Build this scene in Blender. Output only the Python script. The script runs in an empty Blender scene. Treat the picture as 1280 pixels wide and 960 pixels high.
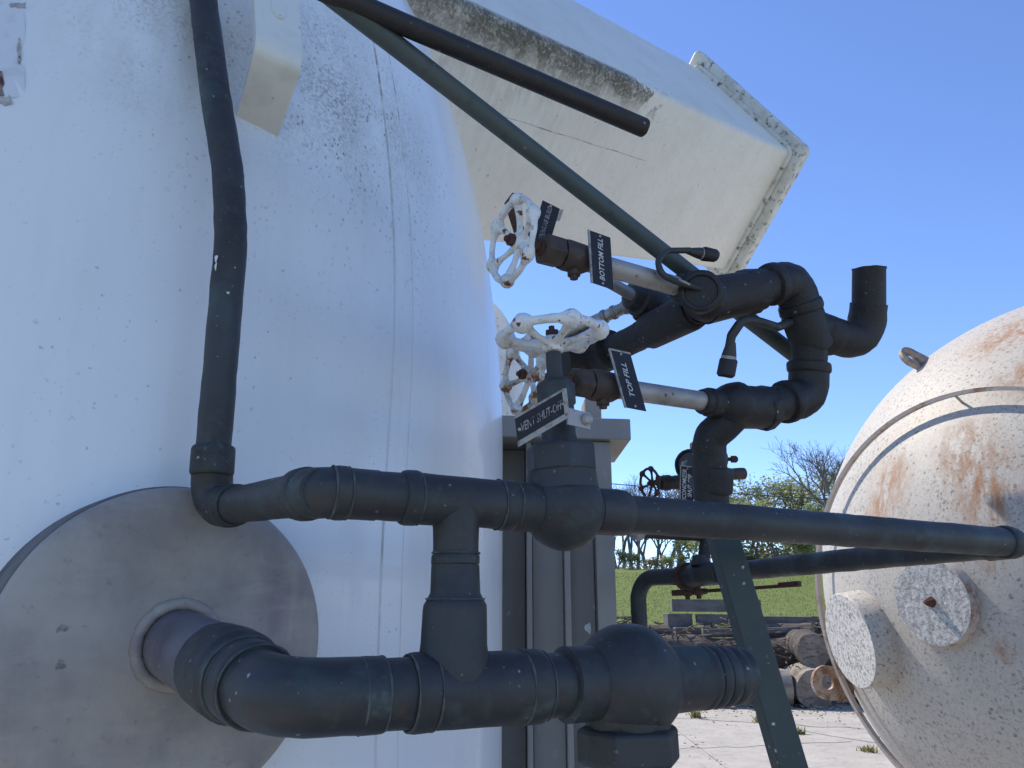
import bpy, math, random
from mathutils import Vector as V, Matrix, noise as mnoise
random.seed(7)
S = bpy.context.scene
COL = S.collection
PI = math.pi

# ------------------------------------------------------------------ camera
PITCH = math.radians(16.0)
EYE = V((0, 0, 2.1))
F = 960.0                                   # focal length for a 1280 wide picture
cd = bpy.data.cameras.new('camera'); cam = bpy.data.objects.new('camera', cd); COL.objects.link(cam)
cam.location = EYE
cam.rotation_euler = (math.radians(90) + PITCH, 0, 0)
cd.sensor_fit = 'HORIZONTAL'; cd.sensor_width = 36; cd.lens = 36 * F / 1280
cd.clip_start = 0.02; cd.clip_end = 3000
S.camera = cam

# ------------------------------------------------------------------ sky, sun, exposure
SUN = V((-0.43, 0.478, 0.766)).normalized()
w = bpy.data.worlds.new('World'); S.world = w; w.use_nodes = True
nt = w.node_tree; nt.nodes.clear()
out = nt.nodes.new('ShaderNodeOutputWorld'); bg = nt.nodes.new('ShaderNodeBackground')
sky = nt.nodes.new('ShaderNodeTexSky'); sky.sky_type = 'NISHITA'; sky.sun_disc = False
sky.sun_elevation = math.asin(SUN.z); sky.sun_rotation = math.atan2(SUN.x, SUN.y)
sky.air_density = 1.0; sky.dust_density = 0.15; sky.ozone_density = 6.0; sky.altitude = 2200
tint = nt.nodes.new('ShaderNodeMix'); tint.data_type = 'RGBA'; tint.blend_type = 'MULTIPLY'; tint.inputs['Factor'].default_value = 1.0
tint.inputs['B'].default_value = (0.99, 0.965, 1.05, 1)                     # the camera's cool white balance
nt.links.new(sky.outputs[0], tint.inputs['A']); nt.links.new(tint.outputs['Result'], bg.inputs[0]); bg.inputs[1].default_value = 0.13
nt.links.new(bg.outputs[0], out.inputs[0])
sd = bpy.data.lights.new('sun', 'SUN'); sd.energy = 3.0; sd.angle = math.radians(0.53); sd.color = (1, 0.91, 0.78)
so = bpy.data.objects.new('sun', sd); COL.objects.link(so)
so.rotation_euler = SUN.to_track_quat('Z', 'Y').to_euler(); so.location = SUN * 30
S.view_settings.view_transform = 'Standard'; S.view_settings.look = 'None'
S.view_settings.gamma = 1.0; S.view_settings.exposure = 0.95
S.view_settings.use_curve_mapping = False
S.render.engine = 'CYCLES'

# ------------------------------------------------------------------ helpers
FW = V((0, math.cos(PITCH), math.sin(PITCH))); UP = V((0, -math.sin(PITCH), math.cos(PITCH))); RT = V((1, 0, 0))
Z = V((0, 0, 1))
def ray(px, py): return RT * ((px - 640) / F) + UP * ((480 - py) / F) + FW
def at(px, py, s): return EYE + ray(px, py) * s
def at_z(px, py, z):
    r = ray(px, py); return EYE + r * ((z - EYE.z) / r.z)
def proj(p):
    d = p - EYE; s = d.dot(FW); return 640 + F * d.dot(RT) / s, 480 - F * d.dot(UP) / s, s
def online(A, B, px):
    """point of the 3D line A-B that stands at picture column px"""
    k = (px - 640) / F
    a = (A - EYE).dot(RT) - k * (A - EYE).dot(FW); b = (B - EYE).dot(RT) - k * (B - EYE).dot(FW)
    t = a / (a - b); return A.lerp(B, t)
def perp(d):
    d = d.normalized(); a = Z if abs(d.z) < 0.9 else V((1, 0, 0))
    u = d.cross(a).normalized(); return u, d.cross(u).normalized()
def fillet(pts, rad, n=7):
    if not isinstance(rad, (list, tuple)): rad = [rad] * len(pts)
    o = [pts[0]]
    for i in range(1, len(pts) - 1):
        p = pts[i]; a = (pts[i-1] - p); b = (pts[i+1] - p); la, lb = a.length, b.length
        a.normalize(); b.normalize()
        ang = a.angle(b)
        if ang > PI - 0.02: o.append(p); continue
        d = min(rad[i] / math.tan(ang / 2), la * 0.48, lb * 0.48)
        r = d * math.tan(ang / 2)
        c = p + (a + b).normalized() * (r / math.sin(ang / 2))
        s = p + a * d - c; e = p + b * d - c
        tot = s.angle(e); ax = s.cross(e).normalized()
        for k in range(n + 1):
            o.append(c + Matrix.Rotation(tot * k / n, 3, ax) @ s)
    o.append(pts[-1]); return o

class MB:
    def __init__(s): s.v = []; s.f = []
    def add(s, vs, fs):
        b = len(s.v); s.v += [V(p) for p in vs]; s.f += [[b + i for i in f] for f in fs]; return s
    def tube(s, path, r, seg=20, caps=True):
        if seg >= 20 and not isinstance(r, (list, tuple)):
            q = [path[0]]
            for a_, b_ in zip(path, path[1:]):
                k_ = max(1, min(80, int((b_ - a_).length / 0.014))); q += [a_.lerp(b_, (i + 1) / k_) for i in range(k_)]
            path = q
        n = len(path); rs = r if isinstance(r, (list, tuple)) else [r] * n
        t0 = (path[1] - path[0]).normalized(); u, v = perp(t0); vs = []; prev = t0
        for i in range(n):
            if i == 0: t = t0
            elif i == n - 1: t = (path[i] - path[i-1]).normalized()
            else: t = ((path[i] - path[i-1]).normalized() + (path[i+1] - path[i]).normalized()).normalized()
            q = prev.rotation_difference(t); u = q @ u; v = q @ v; prev = t
            for k in range(seg):
                a = 2 * PI * k / seg; vs.append(path[i] + (u * math.cos(a) + v * math.sin(a)) * rs[i])
        fs = [[i*seg+k, i*seg+(k+1) % seg, (i+1)*seg+(k+1) % seg, (i+1)*seg+k] for i in range(n-1) for k in range(seg)]
        if caps: fs += [list(range(seg))[::-1], [(n-1)*seg + k for k in range(seg)]]
        return s.add(vs, fs)
    def lathe(s, p, d, prof, seg=28, rot=0.0, caps=True):
        d = d.normalized(); u, v = perp(d); vs = []; n = len(prof)
        for t, r in prof:
            for k in range(seg):
                a = rot + 2 * PI * k / seg; vs.append(p + d * t + (u * math.cos(a) + v * math.sin(a)) * max(r, 1e-5))
        fs = [[i*seg+k, i*seg+(k+1) % seg, (i+1)*seg+(k+1) % seg, (i+1)*seg+k] for i in range(n-1) for k in range(seg)]
        if caps: fs += [list(range(seg))[::-1], [(n-1)*seg + k for k in range(seg)]]
        return s.add(vs, fs)
    def box(s, c, a, b, d):
        vs = [c + a*i + b*j + d*k for i in (-1, 1) for j in (-1, 1) for k in (-1, 1)]
        return s.add(vs, [[0,1,3,2],[4,6,7,5],[0,4,5,1],[2,3,7,6],[0,2,6,4],[1,5,7,3]])
    def prism(s, poly, ext):
        n = len(poly); vs = list(poly) + [p + ext for p in poly]
        return s.add(vs, [list(range(n))[::-1], list(range(n, 2*n))] + [[i, (i+1) % n, n + (i+1) % n, n + i] for i in range(n)])
    def torus(s, c, ax, R, r, seg=48, ts=12, rf=None, arc=2*PI):
        u, v = perp(ax); ax = ax.normalized(); vs = []
        for i in range(seg):
            a = arc * i / seg; e = u * math.cos(a) + v * math.sin(a); rr = r * (rf(a) if rf else 1)
            for k in range(ts):
                b = 2 * PI * k / ts; vs.append(c + e * (R + rr * math.cos(b)) + ax * (rr * math.sin(b)))
        fs = [[i*ts+k, i*ts+(k+1) % ts, ((i+1) % seg)*ts+(k+1) % ts, ((i+1) % seg)*ts+k] for i in range(seg) for k in range(ts)]
        return s.add(vs, fs)
    def ball(s, c, r, seg=24, n=14, ax=Z, sq=1.0):
        return s.lathe(c, ax, [(-r * sq * math.cos(PI*i/n), r * math.sin(PI*i/n)) for i in range(n+1)], seg, caps=False)
    def build(s, name, m, parent=None, smooth=True, ang=38, bevel=0.0):
        me = bpy.data.meshes.new(name); off = V((0, 0, 0)); p = parent
        while p is not None: off += p.location; p = p.parent
        loc = V((0, 0, 0))
        if parent is None:
            lo = [min(q[i] for q in s.v) for i in range(3)]; hi = [max(q[i] for q in s.v) for i in range(3)]
            loc = V(((lo[0]+hi[0])/2, (lo[1]+hi[1])/2, lo[2])); off = loc
        me.from_pydata([tuple(q - off) for q in s.v], [], s.f); me.validate(); me.update()
        lp = LUMP.get(m.name, 0)
        if lp:
            ns = [v.normal.copy() for v in me.vertices]
            for v, n_ in zip(me.vertices, ns):
                w_ = v.co + off; v.co += n_ * lp * (mnoise.noise(w_ * 28) + 0.6 * mnoise.noise(w_ * 75))
            me.update()
        if smooth:
            me.polygons.foreach_set('use_smooth', [True] * len(me.polygons)); me.set_sharp_from_angle(angle=math.radians(ang))
        me.materials.append(m)
        o = bpy.data.objects.new(name, me); COL.objects.link(o); o.location = loc
        if parent is not None: o.parent = parent
        if bevel:
            b = o.modifiers.new('bevel', 'BEVEL'); b.width = bevel; b.segments = 2; b.limit_method = 'ANGLE'; b.angle_limit = math.radians(40)
        return o
LUMP = {'dark_pipe_paint': 0.0026, 'green_pipe_paint': 0.0010, 'white_wheel_paint': 0.0014, 'rusty_white_wheel_paint': 0.0014, 'weathered_bronze': 0.0010}
def tag(o, label=None, cat=None, group=None, kind=None):
    if label: o['label'] = label
    if cat: o['category'] = cat
    if group: o['group'] = group
    if kind: o['kind'] = kind
    return o
def thing(name, loc, label, cat, group=None):
    o = bpy.data.objects.new(name, None); COL.objects.link(o); o.location = loc; o.empty_display_size = 0.1
    return tag(o, label, cat, group)
def text(body, o, ex, ey, h, m, parent, name='lettering', shear=0.0, squeeze=1.0, space=1.0):
    """flat raised lettering centred at o, running along ex, letters standing along ey"""
    c = bpy.data.curves.new('t', 'FONT'); c.body = body; c.align_x = 'CENTER'; c.align_y = 'CENTER'
    c.size = 1.0; c.resolution_u = 2; c.shear = shear; c.space_character = space; c.offset = 0.012
    t = bpy.data.objects.new('t', c); COL.objects.link(t)
    dg = bpy.context.evaluated_depsgraph_get(); dg.update()
    me = t.evaluated_get(dg).to_mesh(); mb = MB()
    ex = ex.normalized(); n = ex.cross(ey).normalized()
    mb.add([o + ex * (q.co.x * h * squeeze * 1.35) + ey.normalized() * (q.co.y * h * 1.35) + n * 0.0004 for q in me.vertices], [list(p.vertices) for p in me.polygons])
    t.evaluated_get(dg).to_mesh_clear(); bpy.data.objects.remove(t); bpy.data.curves.remove(c)
    return mb.build(name, m, parent, smooth=False)

# ------------------------------------------------------------------ materials
def mk(name, base, rough=0.6, metal=0.0, layers=(), bump=None, spec=0.5, coat=0.0, rot=None):
    """layers: dicts(kind noise|spots, scale, lo, hi, col, stretch, amt, z=(z0,z1), rough, mask=(scale,lo,hi))"""
    m = bpy.data.materials.new(name); m.use_nodes = True; t = m.node_tree; N = t.nodes; Lk = t.links
    b = N['Principled BSDF']; b.inputs['Roughness'].default_value = rough; b.inputs['Metallic'].default_value = metal
    b.inputs['Specular IOR Level'].default_value = spec; b.inputs['Coat Weight'].default_value = coat
    tc = N.new('ShaderNodeTexCoord'); co = tc.outputs['Object']
    if rot is not None:
        rm = N.new('ShaderNodeMapping'); rm.inputs['Rotation'].default_value = rot; Lk.new(co, rm.inputs[0]); co = rm.outputs[0]
    rgb = N.new('ShaderNodeRGB'); rgb.outputs[0].default_value = (*base, 1); cur = rgb.outputs[0]
    rv = N.new('ShaderNodeValue'); rv.outputs[0].default_value = rough; rcur = rv.outputs[0]
    def mapping(st):
        mp = N.new('ShaderNodeMapping'); mp.inputs['Scale'].default_value = st; Lk.new(co, mp.inputs[0]); return mp.outputs[0]
    def rng(src, lo, hi):
        r = N.new('ShaderNodeMapRange'); Lk.new(src, r.inputs[0]); r.inputs[1].default_value = lo; r.inputs[2].default_value = hi; r.clamp = True; return r.outputs[0]
    def mul(a, c):
        x = N.new('ShaderNodeMath'); x.operation = 'MULTIPLY'; Lk.new(a, x.inputs[0])
        if isinstance(c, (int, float)): x.inputs[1].default_value = c
        else: Lk.new(c, x.inputs[1])
        return x.outputs[0]
    def nz(src, sc, det=6, ro=0.6):
        n = N.new('ShaderNodeTexNoise'); n.inputs['Scale'].default_value = sc; n.inputs['Detail'].default_value = det; n.inputs['Roughness'].default_value = ro
        Lk.new(src, n.inputs['Vector']); return n.outputs['Fac']
    for l in layers:
        src = mapping(l.get('stretch', (1, 1, 1)))
        if l['kind'] == 'noise': f = rng(nz(src, l['scale'], l.get('detail', 6), l.get('nr', 0.6)), l['lo'], l['hi'])
        elif l['kind'] == 'z': f = None
        else:
            vo = N.new('ShaderNodeTexVoronoi'); vo.inputs['Scale'].default_value = l['scale']; vo.inputs['Randomness'].default_value = 1
            wob = N.new('ShaderNodeVectorMath'); wob.operation = 'ADD'
            nn = N.new('ShaderNodeTexNoise'); nn.inputs['Scale'].default_value = l['scale'] * 2.2; Lk.new(src, nn.inputs['Vector'])
            sc = N.new('ShaderNodeVectorMath'); sc.operation = 'SCALE'; sc.inputs['Scale'].default_value = l.get('wob', 0.6) / l['scale']; Lk.new(nn.outputs['Color'], sc.inputs[0])
            Lk.new(src, wob.inputs[0]); Lk.new(sc.outputs[0], wob.inputs[1]); Lk.new(wob.outputs[0], vo.inputs['Vector'])
            f = rng(vo.outputs['Distance'], l['hi'], l['lo'])
            sep = N.new('ShaderNodeSeparateColor'); Lk.new(vo.outputs['Color'], sep.inputs[0])
            f = mul(f, rng(sep.outputs[0], l.get('sel', 0.5), l.get('sel', 0.5) + 0.12))
        if 'mask' in l:
            mm = rng(nz(mapping(l.get('mstretch', (1, 1, 1))), l['mask'][0], 5), l['mask'][1], l['mask'][2]); f = mul(f, mm) if f else mm
        for ax in 'xyz':
            if ax in l:
                sx = N.new('ShaderNodeSeparateXYZ'); Lk.new(co, sx.inputs[0])
                zz = rng(sx.outputs['xyz'.index(ax)], *l[ax]); f = mul(f, zz) if f else zz
        if 'near' in l:      # worn or dirty within a distance of a point of the thing
            c, r0, r1 = l['near']
            ds = N.new('ShaderNodeVectorMath'); ds.operation = 'DISTANCE'; Lk.new(mapping(l.get('nstretch', (1, 1, 1))), ds.inputs[0]); ds.inputs[1].default_value = c
            zz = rng(ds.outputs['Value'], r1, r0); f = mul(f, zz) if f else zz
        f = mul(f, l.get('amt', 1.0))
        mx = N.new('ShaderNodeMix'); mx.data_type = 'RGBA'; Lk.new(f, mx.inputs['Factor']); Lk.new(cur, mx.inputs['A']); mx.inputs['B'].default_value = (*l['col'], 1); cur = mx.outputs['Result']
        if 'rough' in l:
            mr = N.new('ShaderNodeMix'); Lk.new(f, mr.inputs['Factor']); Lk.new(rcur, mr.inputs['A']); mr.inputs['B'].default_value = l['rough']; rcur = mr.outputs['Result']
    Lk.new(cur, b.inputs['Base Color']); Lk.new(rcur, b.inputs['Roughness'])
    if bump:
        bs = bump if isinstance(bump, list) else [bump]; h = None; prev = None
        for sc, st, *rest in bs:
            bn = N.new('ShaderNodeBump'); bn.inputs['Strength'].default_value = st; bn.inputs['Distance'].default_value = rest[0] if rest else 0.004
            Lk.new(nz(mapping(rest[1] if len(rest) > 1 else (1, 1, 1)), sc), bn.inputs['Height'])
            if prev: Lk.new(prev, bn.inputs['Normal'])
            prev = bn.outputs[0]
        Lk.new(prev, b.inputs['Normal'])
    return m
SPECK = dict(kind='spots', scale=88, lo=0.10, hi=0.24, col=(0.62, 0.62, 0.6), sel=0.93, wob=0.45)
M = {}
M['green'] = mk('green_pipe_paint', (0.037, 0.037, 0.036), 0.5, 0, [
    dict(kind='noise', scale=5, lo=0.42, hi=0.66, col=(0.026, 0.025, 0.026), rough=0.72),
    dict(kind='noise', scale=11, lo=0.52, hi=0.70, col=(0.045, 0.068, 0.060), rough=0.45, amt=0.95),
    dict(kind='noise', scale=42, lo=0.52, hi=0.70, col=(0.085, 0.074, 0.066), amt=0.6, rough=0.85, nr=0.75),
    dict(kind='noise', scale=20, lo=0.64, hi=0.72, col=(0.095, 0.14, 0.125), amt=0.5),
    dict(kind='noise', scale=26, lo=0.66, hi=0.72, col=(0.10, 0.055, 0.035), amt=0.6, rough=0.9),
    dict(SPECK, scale=150, lo=0.08, hi=0.2, amt=0.7), SPECK],
    [(150, 0.2, 0.002), (30, 0.35, 0.003), (7, 0.25, 0.008)])
M['green2'] = mk('blue_green_pipe_paint', (0.058, 0.078, 0.078), 0.5, 0, [dict(kind='noise', scale=9, lo=0.42, hi=0.7, col=(0.075, 0.092, 0.088), rough=0.65), dict(kind='noise', scale=40, lo=0.55, hi=0.72, col=(0.045, 0.05, 0.055)), SPECK], [(150, 0.15, 0.002)])
M['dark'] = mk('dark_pipe_paint', (0.019, 0.016, 0.016), 0.55, 0, [
    dict(kind='noise', scale=8, lo=0.45, hi=0.7, col=(0.034, 0.027, 0.025), rough=0.75),
    dict(kind='noise', scale=45, lo=0.54, hi=0.72, col=(0.065, 0.056, 0.05), amt=0.6, nr=0.75, rough=0.85),
    dict(kind='noise', scale=17, lo=0.64, hi=0.72, col=(0.05, 0.07, 0.065), amt=0.5),
    dict(SPECK, scale=150, lo=0.08, hi=0.2, amt=0.7), SPECK],
    [(140, 0.3, 0.002), (24, 0.6, 0.006), (8, 0.4, 0.012)])
M['silver'] = mk('bare_steel', (0.40, 0.37, 0.345), 0.5, 0.4, [
    dict(kind='noise', scale=14, lo=0.45, hi=0.7, col=(0.26, 0.24, 0.22), rough=0.6),
    dict(kind='spots', scale=80, lo=0.1, hi=0.3, col=(0.13, 0.05, 0.02), sel=0.8, rough=0.85)], (120, 0.1, 0.001))
M['rust'] = mk('rusty_steel', (0.085, 0.034, 0.02), 0.85, 0, [
    dict(kind='noise', scale=30, lo=0.4, hi=0.7, col=(0.04, 0.02, 0.016)),
    dict(kind='noise', scale=90, lo=0.55, hi=0.75, col=(0.16, 0.062, 0.03))], (150, 0.5, 0.002))
M['bronze'] = mk('weathered_bronze', (0.085, 0.06, 0.045), 0.62, 0.3, [
    dict(kind='noise', scale=22, lo=0.42, hi=0.7, col=(0.045, 0.034, 0.03)),
    dict(kind='noise', scale=70, lo=0.55, hi=0.75, col=(0.12, 0.09, 0.065))], (140, 0.3, 0.002))
M['wheel'] = mk('white_wheel_paint', (0.78, 0.78, 0.76), 0.45, 0, [
    dict(kind='noise', scale=30, lo=0.48, hi=0.66, col=(0.46, 0.43, 0.37), amt=0.6),
    dict(kind='noise', scale=70, lo=0.58, hi=0.66, col=(0.30, 0.24, 0.18), amt=0.7),
    dict(kind='noise', scale=55, lo=0.615, hi=0.66, col=(0.16, 0.06, 0.025), rough=0.85)], [(40, 0.5, 0.004), (160, 0.25, 0.002)])
M['wheel_rust'] = mk('rusty_white_wheel_paint', (0.72, 0.70, 0.66), 0.5, 0, [
    dict(kind='noise', scale=35, lo=0.45, hi=0.56, col=(0.40, 0.30, 0.2), amt=0.7),
    dict(kind='noise', scale=48, lo=0.52, hi=0.6, col=(0.2, 0.075, 0.03), rough=0.85)], [(40, 0.5, 0.004), (160, 0.3, 0.002)])
M['maroon'] = mk('maroon_wheel_paint', (0.055, 0.018, 0.018), 0.55, 0, [dict(kind='noise', scale=50, lo=0.5, hi=0.7, col=(0.03, 0.014, 0.013))], (120, 0.3, 0.002))
M['plate'] = mk('navy_tag_plate', (0.007, 0.007, 0.018), 0.6, 0, [dict(kind='noise', scale=60, lo=0.6, hi=0.75, col=(0.12, 0.12, 0.15), amt=0.5)])
M['plate_edge'] = mk('tag_plate_edge', (0.36, 0.35, 0.33), 0.6, 0, [dict(kind='noise', scale=90, lo=0.5, hi=0.65, col=(0.2, 0.18, 0.16))])
M['letter'] = mk('tag_lettering', (0.62, 0.62, 0.62), 0.6, 0, [dict(kind='noise', scale=130, lo=0.55, hi=0.7, col=(0.25, 0.25, 0.28))])
M['letter_worn'] = mk('worn_tag_lettering', (0.36, 0.35, 0.34), 0.7, 0, [dict(kind='noise', scale=150, lo=0.45, hi=0.58, col=(0.05, 0.05, 0.07))])
M['disc'] = mk('grey_cover_paint', (0.41, 0.355, 0.30), 0.5, 0, [
    dict(kind='noise', scale=4.2, lo=0.42, hi=0.62, col=(0.27, 0.235, 0.21), rough=0.68),
    dict(kind='noise', scale=11, lo=0.5, hi=0.75, col=(0.42, 0.375, 0.32), stretch=(1, 1, 0.35), amt=0.7),
    dict(kind='noise', scale=7, lo=0.58, hi=0.72, col=(0.20, 0.165, 0.18), stretch=(1, 1, 0.3), amt=0.7),
    dict(kind='spots', scale=24, lo=0.07, hi=0.16, col=(0.09, 0.075, 0.07), sel=0.84, amt=0.85, wob=1.0), dict(kind='noise', scale=60, lo=0.6, hi=0.72, col=(0.17, 0.12, 0.09), amt=0.7, nr=0.75), dict(kind='noise', scale=45, lo=0.5, hi=0.7, col=(0.44, 0.40, 0.35), amt=0.4, stretch=(0.3, 0.3, 1))], [(9, 0.25, 0.006), (110, 0.1, 0.002)])
M['column'] = mk('beige_column_paint', (0.30, 0.275, 0.245), 0.55, 0, [
    dict(kind='noise', scale=5, lo=0.4, hi=0.7, col=(0.25, 0.225, 0.2), stretch=(1, 1, 0.2)),
    dict(kind='noise', scale=60, lo=0.6, hi=0.75, col=(0.4, 0.38, 0.35), amt=0.5, stretch=(1, 1, 0.3)),
    dict(kind='spots', scale=14, lo=0.06, hi=0.13, col=(0.55, 0.53, 0.5), sel=0.86, amt=0.8)], (60, 0.15, 0.003))

# ------------------------------------------------------------------ the big white tank
TC = V((-1.296, 2.286, 0)); TR = 1.268
def tank_r(z):                                 # z above ground
    if z < 0.55: return TR * math.sqrt(max(0, 1 - ((0.55 - z) / 0.6) ** 2)) if z < 0.55 else TR
    if z <= EYE.z + 0.4: return TR
    return TR * math.sqrt(max(0.0, 1 - ((z - EYE.z - 0.4) / 2.35) ** 2))
def tank_hit(px, py, out=0.0):
    r = ray(px, py); lo = 0.3; s = lo
    while s < 6:
        p = EYE + r * s
        if (V((p.x, p.y, 0)) - TC).length < tank_r(p.z) + out: break
        s += 0.004
    return EYE + r * s
def tank_pt(beta, z, out=0.0):
    r = tank_r(z) + out; return V((TC.x + r * math.sin(beta), TC.y - r * math.cos(beta), z))
TB = V((TC.x, TC.y, 0))
bp = tank_hit(430, 130) - TB
bp2 = tank_hit(215, 40) - TB
MOLD = (0.13, 0.125, 0.105)
M['tank'] = mk('white_tank_paint', (0.85, 0.85, 0.845), 0.30, 0, [
    dict(kind='noise', scale=2.2, lo=0.40, hi=0.75, col=(0.79, 0.79, 0.78), stretch=(1, 1, 0.3), rough=0.4),
    dict(kind='noise', scale=9, lo=0.5, hi=0.8, col=(0.62, 0.61, 0.57), stretch=(1, 1, 0.12), amt=0.35),
    dict(kind='noise', scale=120, lo=0.44, hi=0.62, col=MOLD, amt=0.8, near=(bp, 0.05, 0.36), mask=(6, 0.34, 0.56), rough=0.8, nr=0.8),
    dict(kind='noise', scale=6, lo=0.45, hi=0.65, col=(0.50, 0.49, 0.45), amt=0.5, near=(bp, 0.05, 0.55), stretch=(1, 1, 0.3)),
    dict(kind='noise', scale=120, lo=0.46, hi=0.64, col=(0.2, 0.18, 0.13), amt=0.75, near=(bp2, 0.0, 0.26), mask=(9, 0.36, 0.6), rough=0.8, nr=0.8),
    dict(kind='noise', scale=9, lo=0.42, hi=0.62, col=(0.50, 0.44, 0.34), amt=0.55, near=(bp2, 0.0, 0.24), stretch=(1, 1, 0.25)),
    dict(kind='spots', scale=95, lo=0.12, hi=0.36, col=MOLD, sel=0.55, near=(bp, 0.12, 0.62), mask=(7, 0.40, 0.58), rough=0.8, stretch=(1, 1, 0.7), wob=1.0),
    dict(kind='spots', scale=80, lo=0.08, hi=0.28, col=(0.25, 0.24, 0.22), sel=0.84, amt=0.75, mask=(2.6, 0.42, 0.6), wob=1.0),
    dict(kind='spots', scale=130, lo=0.10, hi=0.32, col=(0.30, 0.28, 0.25), sel=0.80, amt=0.7, mask=(4, 0.46, 0.62), wob=1.0)],
    [(3.0, 0.22, 0.02), (70, 0.05, 0.002)], coat=0.25)
tank = thing('white_storage_tank', TB, 'big white cryogenic storage tank filling the left side', 'tank')
mb = MB(); prof = []
for i in range(60):
    z = 0.02 + (EYE.z + 2.745 - 0.02) * i / 59.0; prof.append((z, tank_r(z)))
prof.append((EYE.z + 2.75, 0.01))
mb.lathe(TB, Z, prof, 144)
mb.build('shell', M['tank'], tank, ang=60)
M['seam'] = mk('seam_paint', (0.72, 0.72, 0.71), 0.45, 0, [dict(kind='noise', scale=12, lo=0.5, hi=0.7, col=(0.5, 0.48, 0.45), stretch=(1, 1, 0.4)), dict(kind='noise', scale=30, lo=0.40, hi=0.6, col=(0.26, 0.22, 0.19), z=(2.7, 3.4))])
for b, r in ((55.2, 0.0032), (58.0, 0.0018)):
    MB().tube([tank_pt(math.radians(b + 0.25 * math.sin(z * 5)), z, -0.001) for z in [0.6 + 0.08 * i for i in range(46)]], r, 8).build('weld_seam', M['seam'], tank)
for k in range(5):
    mb = MB()
    mb.lathe(V((TC.x + 0.9 * math.cos(k * 2 * PI / 5 + 0.4), TC.y + 0.9 * math.sin(k * 2 * PI / 5 + 0.4), 0)), Z, [(0, 0.12), (0.02, 0.12), (0.02, 0.06), (0.5, 0.06)], 16)
    mb.build('leg', M['column'], tank)
# bent lifting bracket on the shoulder
M['bracket'] = mk('cream_bracket_paint', (0.74, 0.72, 0.66), 0.42, 0, [dict(kind='noise', scale=14, lo=0.5, hi=0.75, col=(0.62, 0.60, 0.52)), dict(kind='spots', scale=60, lo=0.1, hi=0.25, col=(0.4, 0.36, 0.28), sel=0.85)], (50, 0.1, 0.003))
def sdep(p): return (p - EYE).dot(FW)
bl = tank_hit(296, 147); br = tank_hit(347, 172)
o1 = at(321, 52, sdep(bl) - 0.085); o2 = at(379, 80, sdep(br) - 0.085)
t1 = at(313, -70, sdep(o1) + 0.16); t2 = at(369, -70, sdep(o2) + 0.15)
inn = ((o2 - o1).cross(t1 - o1)).normalized()
if inn.dot(FW) < 0: inn = -inn
mb = MB(); rows = []
def bez(a, b, c, t): return a * (1-t)**2 + b * 2*t*(1-t) + c * t*t
for (a, b, c) in ((bl, o1, t1), (br, o2, t2)):
    k0 = b.lerp(a, 0.16); k1 = b.lerp(c, 0.16)
    rows.append([a + (a - b) * 0.15, k0] + [bez(k0, b, k1, i / 6) for i in range(1, 6)] + [k1, c])
n = len(rows[0])
back = [[p + inn * 0.012 + V((0, 0, 0.004 if i < 3 else 0)) for i, p in enumerate(r)] for r in rows]
vs = rows[0] + rows[1] + back[0] + back[1]
fs = []
for i in range(n - 1):
    fs += [[i, n+i, n+i+1, i+1], [2*n+i, 2*n+i+1, 3*n+i+1, 3*n+i], [i, i+1, 2*n+i+1, 2*n+i], [n+i, 3*n+i, 3*n+i+1, n+i+1]]
fs += [[0, 2*n, 3*n, n], [n-1, 2*n-1, 4*n-1, 3*n-1]]
br_o = mb.add(vs, fs).build('lifting_bracket', M['bracket'], tank, ang=50)
tag(br_o, 'cream bent plate bracket welded to the tank shoulder')
cc = (o1 + o2) / 2 + ((t1 + t2) / 2 - (o1 + o2) / 2) * 0.40; ud = ((t1 + t2) / 2 - (o1 + o2) / 2).normalized()
mb = MB(); sdv = (o2 - o1).normalized()
path = [cc + ud * (0.028 * math.sin(a) + (0.012 if math.sin(a) > 0 else -0.012)) + sdv * 0.014 * math.cos(a) for a in [2 * PI * i / 20 for i in range(21)]]
mb.prism([p - inn * 0.001 for p in path[:-1]], -inn * 0.005)
mb.build('slot_boss', M['bracket'], br_o)
# torn paper label on the far left of the shell
M['label'] = mk('faded_label', (0.70, 0.71, 0.74), 0.6, 0, [dict(kind='noise', scale=30, lo=0.5, hi=0.7, col=(0.6, 0.6, 0.6))])
M['residue'] = mk('label_residue', (0.32, 0.30, 0.29), 0.8, 0, [dict(kind='noise', scale=60, lo=0.4, hi=0.62, col=(0.5, 0.49, 0.47)), dict(kind='noise', scale=40, lo=0.6, hi=0.7, col=(0.14, 0.06, 0.045))])
def patch(x0, x1, y0, y1, out, m, name, parent, wob=0, nx=8, ny=8):
    mb = MB(); vs = []
    for j in range(ny + 1):
        for i in range(nx + 1):
            ex = (i in (0, nx)) or (j in (0, ny)); q = V((random.uniform(-wob, wob), random.uniform(-wob, wob), 0)) if ex else V((0, 0, 0))
            vs.append(tank_hit(x0 + (x1-x0)*i/nx + q.x, y0 + (y1-y0)*j/ny + q.y, out))
    mb.add(vs, [[j*(nx+1)+i, j*(nx+1)+i+1, (j+1)*(nx+1)+i+1, (j+1)*(nx+1)+i] for j in range(ny) for i in range(nx)])
    return mb.build(name, m, parent)
lab = patch(-70, 31, -60, 122, 0.0022, M['label'], 'paper_label', tank, 0.5)
patch(12, 32, 3, 9, 0.0038, M['residue'], 'label_residue', lab, 1.2, 5, 2)
patch(22, 26, 47, 80, 0.0038, M['residue'], 'label_residue', lab, 1.0, 2, 6)
patch(-20, 14, 118, 131, 0.0038, M['residue'], 'label_residue', lab, 2.0, 5, 3)
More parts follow.
